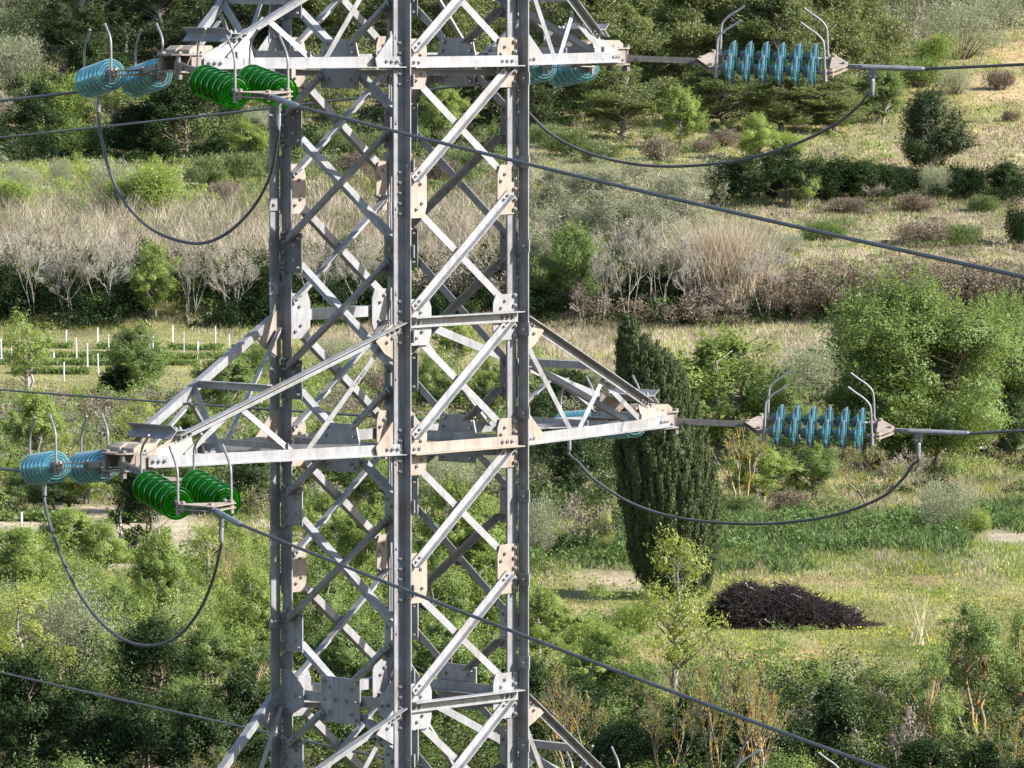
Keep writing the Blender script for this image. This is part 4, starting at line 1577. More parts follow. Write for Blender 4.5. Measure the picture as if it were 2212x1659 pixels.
def plant(kind, x, y, h, wd_, label, rz=None):
    """plant of a kind standing where the view shows its foot, h and wd_ as seen, turned into metres"""
    p = ground(x, y)
    s = p.y / F
    Hm, Wm = h * s * 1.04, wd_ * s * BIG.get(kind, 1.1)
    i = CNT.get(kind, 0)
    CNT[kind] = i + 1
    pr = PROTO[kind][i % len(PROTO[kind])]
    name, cat, grp = NAMES[kind]
    rot = (i * 2.1 + x * 0.013) if rz is None else rz
    if len(pr) == 4:
        tm, cm, H0, W0 = pr
        r = empty(name, p)
        r.rotation_euler = (0, 0, rot)
        r.scale = (Wm / W0, Wm / W0, Hm / H0)
        link(tm.name.split('.')[0], tm, r)
        if cm: link(cm.name.split('.')[0], cm, r)
    else:
        me, H0, W0 = pr
        r = link(name, me, None, p)
        r.rotation_euler = (0, 0, rot)
        r.scale = (Wm / W0, Wm / W0, Hm / H0)
    tag(r, label, cat, grp)
    return r


PLANTS = """
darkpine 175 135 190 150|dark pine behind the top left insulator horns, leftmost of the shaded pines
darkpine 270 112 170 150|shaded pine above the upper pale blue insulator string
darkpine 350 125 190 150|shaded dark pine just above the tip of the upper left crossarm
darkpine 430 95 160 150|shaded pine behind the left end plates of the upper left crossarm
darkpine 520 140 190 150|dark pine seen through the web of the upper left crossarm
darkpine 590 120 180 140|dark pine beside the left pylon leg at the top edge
darktree 200 195 110 150|low dark evergreen below the shaded pines, behind the left jumper
pine 700 130 190 160|pine seen between the left and near pylon legs at the top edge
pine 790 150 210 150|pine directly left of the near pylon leg at the top edge
pine 960 160 220 170|pine directly right of the near pylon leg at the top edge
pine 1060 140 210 170|pine behind the right pylon leg at the top edge
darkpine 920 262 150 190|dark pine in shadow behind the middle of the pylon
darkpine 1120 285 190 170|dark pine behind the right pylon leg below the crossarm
pine 1195 255 280 190|tall sunlit pine just right of the pylon, beneath the upper right crossarm
pine 1290 268 300 210|tall broad pine behind the long link of the upper right crossarm
pine 1400 215 260 200|pine in the forest left of the upper edge-on insulator
pine 1495 235 270 200|pine behind the arcing horns left of the edge-on blue discs
pine 1590 225 270 200|pine behind the upper edge-on blue insulator discs
pine 1690 238 270 200|pine right behind the right end of the edge-on blue discs
pine 1790 215 260 190|pine behind the yoke right of the edge-on blue discs
pine 1870 200 240 170|rightmost tall pine of the forest, bordering the olive bushes
darkpine 1450 130 160 200|dark pine filling the gap at the top edge over the link bar
darkpine 1640 110 150 200|dark pine at the top edge between the two pairs of horns
pine 1350 305 150 190|low wide pine at the foot of the forest, right of the long jumper end
pine 1560 275 140 160|small pine at the forest foot under the edge-on discs
pine 1690 285 130 170|small pine at the forest foot above the bright green bush
pine 1800 285 120 140|small pine with visible trunk at the right forest foot
olive 42 195 125 130|large pale olive bush at the left edge above the first conductor
olive 25 70 60 110|pale olive bush cut by the top left corner
olive 118 62 60 80|small olive bush in the sun near the top left corner
scrub 160 192 85 70|pale bare shrub rising below the top left horns
greenbush 148 285 125 110|bright green bush left of the upper left jumper loop
darktree 85 300 110 120|dark evergreen left of the bright bush by the left edge
sparse 255 285 130 150|sparse pale tree inside the top of the upper left jumper loop
scrub 20 275 80 70|thin bare shrub at the left edge between the two conductors
darktree 395 340 170 180|large dark evergreen in shadow within the upper left jumper loop
darktree 290 335 100 150|dark shaded bush left within the upper left jumper loop
midbush 175 335 70 130|dull green bush behind the upper left jumper
bright 530 345 80 85|bright small tree beside the left pylon leg, over the olive broom
olive 560 295 60 75|greyish olive bush against the left pylon leg
darktree 480 255 110 140|dark evergreen just beneath the upper green insulator string
olive 130 402 60 48|pale grey-white bush standing alone near the left edge
olive 45 420 70 80|pale silvery bush at the left edge over the green weeds
olive 240 440 90 120|rounded olive-brown bush behind the left jumper cable
greenbush 330 455 100 140|bright green bush in the middle of the upper left jumper loop
greenbush 262 452 65 90|bright green bush left beside the bigger one in the jumper loop
greenbush 25 455 65 100|light green bush at the left edge above the reeds
broom 440 405 70 110|broom shrub right of the bright bush in the left jumper loop
broom 515 395 65 110|broom shrub left of the left pylon leg
broom 575 385 60 80|broom shrub touching the left pylon leg
brownbush 490 430 40 80|brown dry shrub under the broom in the left jumper loop
greenbush 720 120 60 90|bright green bush seen through the top of the pylon's left face
bright 965 300 105 100|bright green tree seen right of the near leg above the broom
midbush 890 320 60 80|dull green bush close right of the near pylon leg
broom 720 330 55 100|broom shrub seen through the pylon's left face
broom 800 345 60 100|broom shrub just left of the near pylon leg
broom 1010 375 60 110|broom shrub seen through the pylon's right face
brownbush 760 380 50 90|brown shrub seen through the pylon's left face
brownbush 950 390 50 90|brown shrub seen through the pylon's right face
broom 1235 340 60 120|broom shrub in the sun right of the right leg
broom 1180 320 50 90|broom shrub close to the start of the right jumper
broom 1300 352 45 90|broom shrub just above the bottom of the upper right jumper
bright 1470 325 120 100|bright yellow-green tree under the upper right jumper loop's middle
bright 1640 345 95 95|bright green tree left of the small dark pine, under the edge-on discs
greenbush 1700 335 50 80|green bush joined to the right of the bright tree
brownbush 1420 350 50 80|brown shrub left of the bright yellow-green tree
brownbush 1520 330 28 60|low brown shrub in the yellow meadow
brownbush 1560 310 35 80|brown shrub at the foot of the pines in the middle
mid 1900 268 110 120|green tree with thin trunk right of the forest
smallpine 2012 372 160 165|round dark pine standing alone in the right meadow
olive 2070 125 140 150|large grey-green bush near the top right corner
olive 2160 70 90 130|pale bush at the top right corner
scrub 1960 115 110 110|reddish bare shrub at the top right beside the last pine
greenbush 2020 150 80 90|dull green bush behind the bare shrub at top right
midbush 1985 190 70 100|dull green bush below the bare shrub at top right
olive 2065 205 60 90|grey round bush left of the ochre path
darktree 2190 60 80 100|dark tree cut by the top right corner
brownbush 2160 195 40 70|brown shrub on the ochre path
brownbush 2180 265 25 50|brown shrub lying in the green meadow at right
darkbush 1560 400 55 90|dark bush at the left end of the long evergreen hedge
darktree 1615 430 85 125|second dark bush of the evergreen hedge from its left end
darktree 1700 445 115 160|dark wide bush of the evergreen hedge under the conductor
darkbush 1780 430 90 140|dark bush in the middle of the evergreen hedge
darktree 1870 430 75 130|dark bush of the hedge left of the round pine
darkbush 1945 420 60 100|dark bush just left below the round pine
darkbush 2085 420 70 110|dark bush just right below the round pine
darktree 2175 428 75 110|dark bush at the right edge below the pale meadow
sparse 1742 450 70 70|bright sprouting bush in front of the dark hedge
olive 2020 425 70 70|silvery small bush under the round pine
brownbush 1835 455 30 80|brown dry shrub at the foot of the dark hedge
brownbush 1980 455 40 90|brown dry shrub below the silvery small bush
broom 2130 455 35 80|low broom on the bank at the right edge
scrub 1900 442 45 60|small green bush at the hedge foot
grey 1200 450 80 110|grey willow bush nearest the right pylon leg
grey 1290 480 110 150|grey willow bush above the flowering shrub
grey 1390 470 110 140|grey willow bush under the lowest point of the upper right jumper
grey 1470 510 120 150|grey willow bush left of the straw plume
grey 1330 570 130 150|grey willow bush in the middle of the thicket
grey 1430 600 140 140|grey willow bush with pale trunks before the straw plume
grey 1230 560 110 130|grey willow bush at the left of the thicket
olive 1650 560 65 90|silvery bush at the right foot of the straw plume
plume 1565 655 240 190|huge straw-coloured reed plume right of the willow thicket
reed 1500 640 160 110|straw reeds left beside the great plume
reed 1640 640 130 80|thin straw reeds right beside the great plume
pink 1166 505 24 26|shrub with pink blossom next to the right pylon leg
mid 1235 665 160 140|green leafy tree with lichen trunk right of the pylon
midbush 1215 580 60 80|green bush below the pink blossom
bare 1300 690 200 100|leafless pale tree right of the green leafy tree
bare 1355 700 230 110|tall leafless pale tree in the thicket middle
bare 1420 690 220 110|tall leafless pale tree left of the straw plume
bare 1490 685 190 100|leafless pale tree before the straw plume
bare 1655 690 170 110|leafless pale tree right of the straw plume
scrub 1560 700 90 120|tangle of bare twigs at the foot of the plume
scrub 1270 700 90 110|tangle of bare twigs by the thicket's left foot
brambles 1420 705 80 170|bramble mound at the foot of the leafless trees
brambles 1700 690 110 150|bramble mound left end of the dark bank
brambles 1800 680 115 160|bramble mound second along the dark bank
brambles 1900 680 120 160|bramble mound at the middle of the dark bank
brambles 2000 680 120 160|bramble mound behind the tall green tree top
brambles 2100 680 115 160|bramble mound right of the tall green tree top
brambles 2190 690 120 150|bramble mound at the right edge
olive 1690 545 45 90|low grey bush in the pale upper meadow
midbush 1780 520 45 90|dull green low bush in the pale upper meadow
darkbush 2205 530 85 70|dark round bush cut by the right edge
brownbush 1990 530 50 130|brown scrub mound in the pale upper meadow
broom 2080 530 45 100|green scrub mound in the pale upper meadow
bare 70 690 220 140|leafless tree in the reeds near the left edge
bare 150 690 200 130|leafless tree left of the green-topped tree
bare 225 690 180 120|leafless tree behind the blossoming bush
white 262 655 85 80|whitish blossoming bush left of the green-topped tree
bright 330 685 145 110|green-topped leaning tree in the reed bank
bare 412 700 190 95|leafless lichen-spotted tree in the reed bank
bare 500 690 180 120|leafless tree left of the left pylon leg
bare 690 690 180 120|leafless tree seen through the pylon's left face
bare 770 690 180 120|leafless tree close left of the near pylon leg
scrub 960 670 110 140|tangle of bare twigs seen through the pylon's right face
scrub 1050 660 110 140|tangle of bare twigs behind the right pylon leg
midbush 700 700 50 120|dark green bush at the bank foot behind the pylon
sparse 62 858 175 150|thin-leaved tree among the vineyard posts at the left edge
mid 310 862 145 150|dense green tree in front of the vineyard rows
darkbush 255 862 75 80|dark bush at the left foot of the dense green tree
scrub 440 890 90 110|tangle of bare twigs behind the left crossarm chord
mid 485 905 130 140|green tree behind the lower left crossarm
midbush 560 815 70 70|green bush against the left pylon leg over the crossarm
scrub 350 905 70 120|bare twiggy shrub left of the crossarm chord
brownbush 235 910 60 110|brown shrub below the dense green tree
bright 75 1010 150 130|bright round tree behind the horns of the lower pale blue string
yellow 300 1000 130 110|yellow-green tree behind the lower crossarm tip
scrub 200 960 110 130|leafless brown shrub left of the crossarm tip
scrub 120 930 90 120|leafless shrub below the first long conductor
scrub 15 960 100 100|leafless shrub at the left edge below the conductor
mid 420 1000 110 120|green tree right of the crossarm tip plates
bright 190 1090 100 110|light green bush under the lower pale blue string
mid 45 1095 80 110|green bush at the left edge above the lower vegetable rows
mid 270 1110 120 120|green tree behind the lower green insulator string
darktree 110 1108 70 120|dark shaded bush above the lower vegetable rows
darktree 320 1200 200 150|dark-trunked tree between the vegetable rows and the jumper
mid 420 1110 110 120|green tree just right of the lower green insulator string
darktree 540 1110 150 130|dark tree beside the left pylon leg under the crossarm
bright 560 1020 80 80|light green tree at the left pylon leg just under the crossarm
olive 720 800 80 110|olive bush seen through the pylon's left face over the crossarm
brownbush 800 870 70 90|brown shrub left of the near leg above the crossarm
scrub 720 900 70 110|bare shrub seen through the pylon's left face
bright 985 790 90 100|bright tree seen right of the near leg under the upper horizontal
mid 930 880 100 90|green tree close right of the near leg above the lower horizontal
darkbush 1020 900 70 100|dark bush seen through the pylon's right face above the lower horizontal
bright 1060 860 80 70|light green bush before the right leg above the lower horizontal
olive 960 1100 130 130|olive bush seen through the pylon's right face under the lower horizontal
olive 1070 1080 110 110|olive bush behind the right leg under the lower horizontal
darktree 720 1080 120 140|dark tree seen through the pylon's left face under the crossarm
mid 800 1120 120 130|green tree close left of the near leg under the crossarm
bright 700 1230 150 150|bright tree seen through the left face below the dark tree
bright 800 1300 190 170|bright tree left of the near leg low in the view
bright 990 1290 230 200|large bright tree filling the pylon's right face
mid 930 1420 200 170|green tree right of the near leg beneath the conductor
bright 1060 1400 190 160|bright tree against the right leg beneath the conductor
bright 1170 1440 150 150|bright bush right of the right leg beneath the pale dirt
bright 1120 1320 90 80|small bright tree touching the right leg beside the dirt patch
mid 690 1440 220 180|green tree low in the pylon's left face
mid 760 1560 220 180|green tree at the bottom of the pylon's left face
mid 960 1600 240 190|green tree at the bottom of the pylon's right face
darktree 1130 1560 130 140|dark bush by the right leg over the lowest crossarm
darktree 1240 1080 150 150|dark thicket left of the cypress
darktree 1170 1000 130 120|dark bush behind the right end of the lower crossarm
scrub 1260 1190 120 130|tangle of pale dead branches left of the cypress
olive 1165 1205 140 100|silvery bush between the right leg and the dead branches
yellow 1310 1200 90 60|small yellow-green sapling left of the cypress
agave 1205 1200 50 75|dark spiky plant left of the sapling near the pylon
agave 1345 1205 60 60|dark spiky plant at the cypress's left foot
darktree 1230 900 90 130|dark bush behind the web of the lower right crossarm
broom 1190 840 60 110|broom seen through the web of the lower right crossarm
olive 1290 860 70 90|greyish bush left of the cypress top
bright 1560 1005 260 280|bright green tree just right of the cypress
lichen 1600 1100 200 150|orange-limbed tree beneath the bright tree by the cypress
bright 1640 1090 110 160|bright leafy skirt of the orange-limbed tree
mid 1690 960 130 120|green tree between the bright tree and the silvery shrub
olive 1750 880 150 170|silvery shrub behind the horns of the lower edge-on string
bigtree 1998 1012 385 480|big light green tree at right with orange lichen limbs
bigtree 2170 965 290 230|light green tree at the right edge behind the big one
bright 1870 990 220 190|green tree left in front of the big tree
mid 1930 1000 130 120|green bush under the big tree's left side
lichen 1880 1105 150 140|bare orange shrub under the lower edge-on discs
darktree 2190 990 120 110|dark bush under the right edge trees
scrub 1960 1060 90 110|bare twigs under the big tree
mid 1760 1080 110 120|green bush left of the bare orange shrub
olive 2045 1150 125 130|round silvery bush on the bank at right
broom 1610 1115 45 110|broom shrub at the cypress's right foot
brownbush 1700 1105 45 90|dry brown shrub on the bank above the lush patch
greenbush 2110 1150 55 80|yellow-green bush right of the silvery bush
yellow 1462 1530 345 200|slender pale yellow-green tree in front of the cypress base
greenbush 1370 1370 70 100|green bush left of the slender tree by the dirt
greenbush 1270 1400 70 110|green bush beneath the dirt patch
midbush 1540 1350 50 60|green weed clump at the left end of the brush pile
bright 1290 1520 140 150|light green bush above the bare trees at the bottom
open 1380 1600 160 150|green tree among the bare trees left of the slender trunk
lichen 1230 1720 280 150|bare lichen tree at the bottom right of the pylon
lichen 1440 1750 300 150|bare orange tree behind the slender tree's trunk
lichen 1560 1760 400 170|tallest bare orange tree at the bottom centre right
lichen 1640 1760 330 160|bare orange tree right of the tallest one
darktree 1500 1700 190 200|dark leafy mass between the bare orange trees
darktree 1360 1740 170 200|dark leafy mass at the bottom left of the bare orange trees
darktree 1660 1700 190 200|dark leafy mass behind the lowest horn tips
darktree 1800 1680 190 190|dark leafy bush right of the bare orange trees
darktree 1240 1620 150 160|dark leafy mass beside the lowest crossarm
open 1880 1640 180 160|grey-green bush in the sun above the conductor's end
scrub 1790 1640 150 150|grey bare shrub left of the bottom right bushes
scrub 1930 1700 170 150|grey bare shrub at the conductor's end
open 2010 1690 260 150|dark green leafy tree at the bottom right
open 2110 1650 330 170|tall dark green tree near the right edge at the bottom
open 2200 1600 260 140|dark green tree cut by the bottom right edge
lichen 2180 1760 240 130|bare orange tree in the bottom right corner
reed 2040 1600 150 120|dry reed stalks behind the bottom right trees
reed 1900 1560 90 90|dry reed stalks left of the bottom right trees
darktree 2000 1760 150 200|dark leafy mass under the bottom right trees
darktree 2150 1760 150 200|dark leafy mass in the bottom right corner
stalks 1985 1400 170 60|tall thin dry stalks in the yellow field
bright 150 1245 130 130|light green tree over the lower vegetable rows
bright 225 1255 120 120|light green tree with pale trunk by the jumper
bright 50 1310 150 170|light green tree at the left edge below the vegetable rows
sparse 200 1320 120 120|thin tree with forked pale trunk left of the loop
bright 345 1380 200 140|light green feathery tree inside the lower jumper loop
sparse 345 1420 100 90|thin pale-trunked tree at the bottom of the jumper loop
yellow 450 1300 170 140|yellowish tree with orange twigs right of the jumper
lichen 520 1340 180 130|orange-twigged tree left of the left pylon leg
bright 550 1450 220 130|bright green tree against the left pylon leg
bright 500 1240 110 110|light green tree near the jumper's right clamp
mid 450 1480 130 140|dark green tree below the jumper right side
reed 415 1400 60 110|fallen straw reeds right of the jumper's lowest point
reed 470 1440 90 110|leaning straw reeds beside the bright tree
olive 145 1470 220 190|tall silvery olive bush at lower left
yellow 45 1480 200 170|yellow-green bush at the left edge above the last conductor
yellow 130 1530 130 150|yellowish bush below the silvery olive
mid 260 1420 140 130|dark green bush behind the lower loop
darktree 340 1520 170 190|dark bush in shadow below the lower jumper
darktree 60 1690 250 220|dark tree at the bottom left corner
darktree 190 1700 210 200|dark tree at the bottom, second from the left corner
darktree 310 1720 200 200|dark tree at the bottom left under the conductor
darktree 420 1740 220 200|dark tree at the bottom left of the lowest crossarm
darktree 520 1700 230 190|dark tree behind the lowest left crossarm
open 560 1580 170 150|green bush against the left leg by the lowest crossarm
lichen 480 1620 130 120|broken orange branches left of the left leg at the bottom
lichen 460 1760 150 120|broken orange branches at the bottom edge
open 400 1600 130 160|green shrub in shade beneath the straw reeds
"""
for line in PLANTS.strip().splitlines():
    head, lab = line.split('|')
    k, x, y, h, wv = head.split()
    plant(k, float(x), float(y), float(h), float(wv), lab)

# ------------------------------------------------------------------ the cypress
rng = np.random.default_rng(5)
p = ground(1462, 1292)
s = p.y / F
OUT = [(712, 1354, 1360), (730, 1347, 1371), (752, 1340, 1382), (770, 1336, 1418), (790, 1333, 1452), (829, 1329, 1476), (870, 1329, 1496), (917, 1330, 1522), (1004, 1324, 1539), (1091, 1331, 1556), (1178, 1350, 1560), (1230, 1362, 1550), (1265, 1394, 1532), (1288, 1425, 1500)]
OT = np.array([(1292 - o[0]) * s for o in OUT])[::-1]
OC = np.array([((o[1] + o[2]) / 2 - 1462) * s for o in OUT])[::-1]
OR = np.array([(o[2] - o[1]) / 2 * s for o in OUT])[::-1]
ztop = OT[-1]
VS, TN = [], []
npl = 1500
zc = np.interp(rng.random(npl), np.cumsum(OR + 0.45) / np.sum(OR + 0.45), OT)
thc = rng.random(npl) * 2 * np.pi
for z0, t0 in zip(zc, thc):                     # upright sprays packed over the outline
    R0 = float(np.interp(z0, OT, OR)); c0 = float(np.interp(z0, OT, OC))
    k = R0 * (0.78 + 0.17 * rng.random())
    lk = 0.7 + 0.9 * rng.random()
    m = int(105 * lk)
    rad = 0.13 + 0.13 * rng.random() * min(1.0, R0)
    u = rdir(m, rng)
    ax_ = np.array([math.cos(t0) * 0.22, math.sin(t0) * 0.22, 1.0])
    q = np.array([c0 + k * math.cos(t0), k * math.sin(t0), z0]) + u * rad * np.array([1, 1, 0.4]) + ax_ * (rng.random((m, 1)) - 0.35) * lk * 1.1 * np.array([1, 1, 1])
    nr = u * np.array([1, 1, 0.2]) + np.array([math.cos(t0), math.sin(t0), 0.2]) * 0.55
    v, f = leaves(q, 0.17 * (0.6 + 0.8 * rng.random(m)), rng, 0.42, np.tile(ax_, (m, 1)), 0.5, nr, 0.4)
    VS.append(v); TN.append(np.full(len(v), rng.random()))
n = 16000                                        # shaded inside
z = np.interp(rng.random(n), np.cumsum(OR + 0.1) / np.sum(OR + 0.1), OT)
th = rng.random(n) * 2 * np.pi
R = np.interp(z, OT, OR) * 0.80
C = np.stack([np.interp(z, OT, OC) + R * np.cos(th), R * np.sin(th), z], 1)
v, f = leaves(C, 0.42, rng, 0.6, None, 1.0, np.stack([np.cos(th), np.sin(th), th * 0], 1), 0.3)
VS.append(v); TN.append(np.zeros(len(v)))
v = np.concatenate(VS)
f = np.arange(len(v)).reshape(-1, 4)
cy = empty('cypress_tree', p)
tag(cy, 'tall dark green cypress right of the pylon, narrow leaning top', 'tree')
link('crown', np_mesh('crown', v, f, LM['cypress'], 4, tone=np.concatenate(TN)), cy)
wd = Wood()
zs = np.linspace(-0.4, ztop * 0.95, 10)
wd.tube(np.stack([np.interp(zs, OT, OC), zs * 0, zs], 1), np.linspace(0.32, 0.03, 10), 8)
for k in range(26):
    zb = (0.05 + 0.85 * k / 26) * ztop
    a = k * 2.4
    r = np.interp(zb, OT, OR) * 0.8
    xb = np.interp(zb, OT, OC)
    wd.tube(np.array([[xb, 0, zb], [xb + r * .6 * math.cos(a), r * .6 * math.sin(a), zb + r * .3], [xb + r * math.cos(a), r * math.sin(a), zb + r * .8]]), [0.06, 0.03, 0.01], 4)
link('trunk', wd.mesh('trunk', BK['brown']), cy)

# ------------------------------------------------------------------ brush pile
rng = np.random.default_rng(11)
p = ground(1700, 1352)
s = p.y / F
bx = np.array([-150, -120, -80, -40, 0, 40, 80, 120, 155]) * s
bh = np.array([24, 78, 88, 62, 82, 60, 40, 24, 3]) * s
wd, pale = Wood(), Wood()
for i in range(6500):
    x = rng.uniform(-143, 146) * s
    hh = np.interp(x, bx, bh)
    dy = rng.uniform(-1, 1)
    z = hh * math.sqrt(max(0, 1 - dy * dy)) * (0.25 + 0.75 * rng.random() ** 0.35)
    c = np.array([x, dy * 2.3, z])
    d = rdir(1, rng)[0] * np.array([1, 0.8, 0.7])
    L = rng.uniform(0.5, 2.4)
    b = rng.normal(size=3) * 0.22
    P = np.array([c - d * L / 2, c + b, c + d * L / 2])
    P[:, 2] = np.maximum(P[:, 2], 0.02)
    if i % 220 == 7: pale.tube(P, [0.06, 0.055, 0.05], 5)
    else: wd.tube(P, np.array([1, 0.8, 0.4]) * rng.uniform(0.009, 0.030), 4)
for i in range(420):
    a = rng.random() * 2 * np.pi
    c = np.array([(5 + 175 * math.cos(a) * rng.uniform(0.85, 1.15)) * s, 2.6 * math.sin(a) * rng.uniform(0.8, 1.25), 0.08])
    d = rdir(1, rng)[0] * np.array([1, 0.8, 0.35]); L = rng.uniform(0.3, 1.4)
    P = np.array([c - d * L / 2, c, c + d * L / 2]); P[:, 2] = np.maximum(P[:, 2], 0.02)
    wd.tube(P, np.array([0.02, 0.016, 0.008]), 4)
xs = np.linspace(-142, 140, 40) * s
ys = np.linspace(-1, 1, 13)
XX, YY = np.meshgrid(xs, ys)
ZZ = np.interp(XX, bx, bh) * np.sqrt(np.clip(1 - YY ** 2, 0, 1)) * 0.72 * (0.8 + 0.4 * fbm(XX * 2, YY * 4, 4)) - 0.05
hv = np.stack([XX.ravel(), YY.ravel() * 2.1, ZZ.ravel()], 1)
ii = (np.arange(12)[:, None] * 40 + np.arange(39)[None, :]).ravel()
bp = empty('brush_pile', p)
tag(bp, 'long heap of cut dark brushwood lying on the yellow-green field', 'brush pile')
link('twigs', wd.mesh('twigs', BK['black']), bp)
link('pale_branches', pale.mesh('pale_branches', BK['wood']), bp)
link('packed_core', np_mesh('packed_core', hv, np.stack([ii, ii + 1, ii + 41, ii + 40], 1), BK['black'], 4), bp)

# ------------------------------------------------------------------ rubble stones at the right
M['stone'] = barkmat('field_stone', (0.28, 0.26, 0.24), (0.44, 0.42, 0.39))
rng = np.random.default_rng(3)
p = ground(2165, 975)
s = p.y / F
heap = MB()
for i in range(70):
    c = Vector((rng.uniform(-48, 60) * s, rng.uniform(-0.8, 0.8), rng.uniform(0.02, 0.34)))
    r = rng.uniform(0.10, 0.22)
    bm = bmesh.new()
    bmesh.ops.create_icosphere(bm, subdivisions=1, radius=r)
    for q in bm.verts: q.co = Vector((q.co.x * 1.25, q.co.y, q.co.z * 0.7)) * (0.75 + 0.5 * rng.random())
    heap.add([q.co + c for q in bm.verts], [[q.index for q in fc.verts] for fc in bm.faces])
    bm.free()
o = heap.build('stone_heap', M['stone'])
o.location = p
tag(o, 'low heap of pale field stones at the right edge under the big tree', 'stones')

# ------------------------------------------------------------------ vineyard posts and vegetable rows
M['post'] = steel('white_post', (0.48, 0.48, 0.47), (0.62, 0.62, 0.61), metallic=0, rough=0.6)
POSTS = """3 733 772 a|25 749 779 b|44 766 803 c|66 786 827 d|143 714 738 e|166 731 772 f|189 745 790 g|213 766 805 h|211 711 745 i|235 722 755 j|260 737 769 k|285 762 783 l|305 714 745 m|330 725 759 n|373 708 740 o|398 717 758 p|427 737 764 q|465 709 749 r|495 725 743 s|535 726 745 t|564 718 742 u|96 742 760 v|116 759 776 w|138 784 819 x|46 1110 1150 y|73 1147 1191 z|169 1126 1182 A|261 1107 1148 B"""
ORD = ['first', 'second', 'third', 'fourth', 'fifth', 'sixth', 'seventh', 'eighth', 'ninth', 'tenth', 'eleventh', 'twelfth', 'thirteenth', 'fourteenth', 'fifteenth', 'sixteenth', 'seventeenth', 'eighteenth', 'nineteenth', 'twentieth', 'twenty-first', 'twenty-second', 'twenty-third', 'twenty-fourth']
items = [q.split() for q in POSTS.split('|')]
upper = sorted([q for q in items if float(q[1]) < 1000], key=lambda q: float(q[0]))
lower = sorted([q for q in items if float(q[1]) > 1000], key=lambda q: float(q[0]))
pm = None
for grp_, word in ((upper, 'upper vineyard'), (lower, 'lower vegetable plot')):
    for i, (x, y0, y1, _) in enumerate(grp_):
        x, y0, y1 = float(x), float(y0), float(y1)
        p = ground(x, y1 + 3)
        h = (y1 + 3 - y0) * p.y / F
        if pm is None:
            mb = MB()
            mb.prism([Vector((-0.05, -0.05, -0.3)), Vector((0.05, -0.05, -0.3)), Vector((0.05, 0.05, -0.3)), Vector((-0.05, 0.05, -0.3))], Vector((0, 0, 1.27)))
            mb.prism([Vector((-0.05, -0.05, 0.97)), Vector((0.05, -0.05, 0.97)), Vector((0.05, 0.05, 0.97)), Vector((-0.05, 0.05, 0.97))], Vector((0, 0, 0.03)))
            pm = mb.mesh('post', [M['post']])
        o = link('vineyard_post', pm, None, p)
        o.scale = (1.1, 1.1, h * 1.08)
        o.rotation_euler = (random.uniform(-.02, .02), random.uniform(-.03, .03), random.random())
        tag(o, 'white post, %s from the left of the %s' % (ORD[i], word), 'post', 'white posts in the planted rows')
for x, yb, xt, yt, lab in ((250, 1191, 262, 1142, 'leaning grey stake in front of the lower vegetable rows'), (340, 1177, 345, 1121, 'upright grey stake beside the dark-trunked tree'),
                           (424, 780, 431, 738, 'leaning grey stake in front of the upper vineyard rows'), (97, 1262, 104, 1195, 'dark leaning stake left below the lower vegetable rows')):
    p = ground(x, yb)
    q = at(xt, yt, p.y)
    mb = MB()
    mb.tube([Vector((0, 0, -0.2)), (q - p) * 0.5 + Vector((0.02, 0, 0)), q - p], [0.05, 0.045, 0.035], 7)
    o = mb.build('wooden_stake', BK['wood'])
    o.location = p
    tag(o, lab, 'stake', 'wooden stakes')
# trellis wires between posts
for (xa, xb, yy, nm) in ((-40, 600, 722, 'thin wires strung along the upper vineyard posts'), (-40, 300, 1128, 'thin wires strung along the lower plot posts')):
    mb = MB()
    for dy in (0, 9):
        a, b = ground(xa, yy + 24), ground(xb, yy + 16)
        za = 0.9 - dy * 0.04
        pts = [a + (b - a) * (i / 12) for i in range(13)]
        mb.tube([Vector((q.x, q.y, float(gh(q.x, q.y)) + za)) for q in pts], 0.006, 4)
    o = mb.build('trellis_wire', M['cable'])
    tag(o, nm, 'wire')

ROWS = [(-60, 610, 748, 758, 11, 'farthest green crop row of the upper vineyard'), (-60, 610, 768, 775, 12, 'second farthest green crop row of the upper vineyard'), (-60, 430, 785, 790, 12, 'third green crop row of the upper vineyard'),
        (-60, 300, 806, 808, 13, 'nearest green crop row of the upper vineyard'),
        (-60, 330, 1126, 1128, 20, 'farthest green crop row of the lower plot'), (-60, 470, 1172, 1170, 26, 'broad dark green crop row in the middle of the lower plot'), (-60, 330, 1217, 1214, 26, 'nearest green crop row of the lower plot')]
rng = np.random.default_rng(23)
for xa, xb, ya, yb, hp, lab in ROWS:
    a, b = ground(xa, ya), ground(xb, yb)
    n = 5200
    t = rng.random(n)
    hm = hp * a.y / F
    X = a.x + (b.x - a.x) * t; Y = a.y + (b.y - a.y) * t + rng.normal(size=n) * 0.5
    keep = fbm(X / 1.6, Y * 0 + ya, 31) > 0.33
    X, Y = X[keep], Y[keep]
    n = len(X)
    Z = gh(X, Y) + rng.random(n) ** 0.8 * hm * (0.6 + 0.8 * fbm(X / 1.2, X * 0, 8))
    v, f = leaves(np.stack([X - a.x, Y - a.y, Z - a.z], 1), 0.26 * (0.6 + 0.8 * rng.random(n)), rng, 0.55)
    o = link('crop_row', np_mesh('crop_row', v, f, LM['mid'], 4), None, a)
    tag(o, lab, 'crop row', 'green crop rows')

# ------------------------------------------------------------------ grass, reeds and undergrowth nobody could count


def scatter(n, y0, y1, seed, xa=-90, xb=2300):
    """points spread evenly over the seen ground between two rows of the view"""
    rng = np.random.default_rng(seed)
    Ya, Yb = DR_(y1), DR_(y0)
    yy = y0 + (y1 - y0) * rng.random(n)
    Y = np.interp(-yy, -_gpy, _gy) + rng.normal(size=n) * 1.5
    X = (rng.uniform(xa, xb, n) - CX) / F * Y
    return X, Y, rng


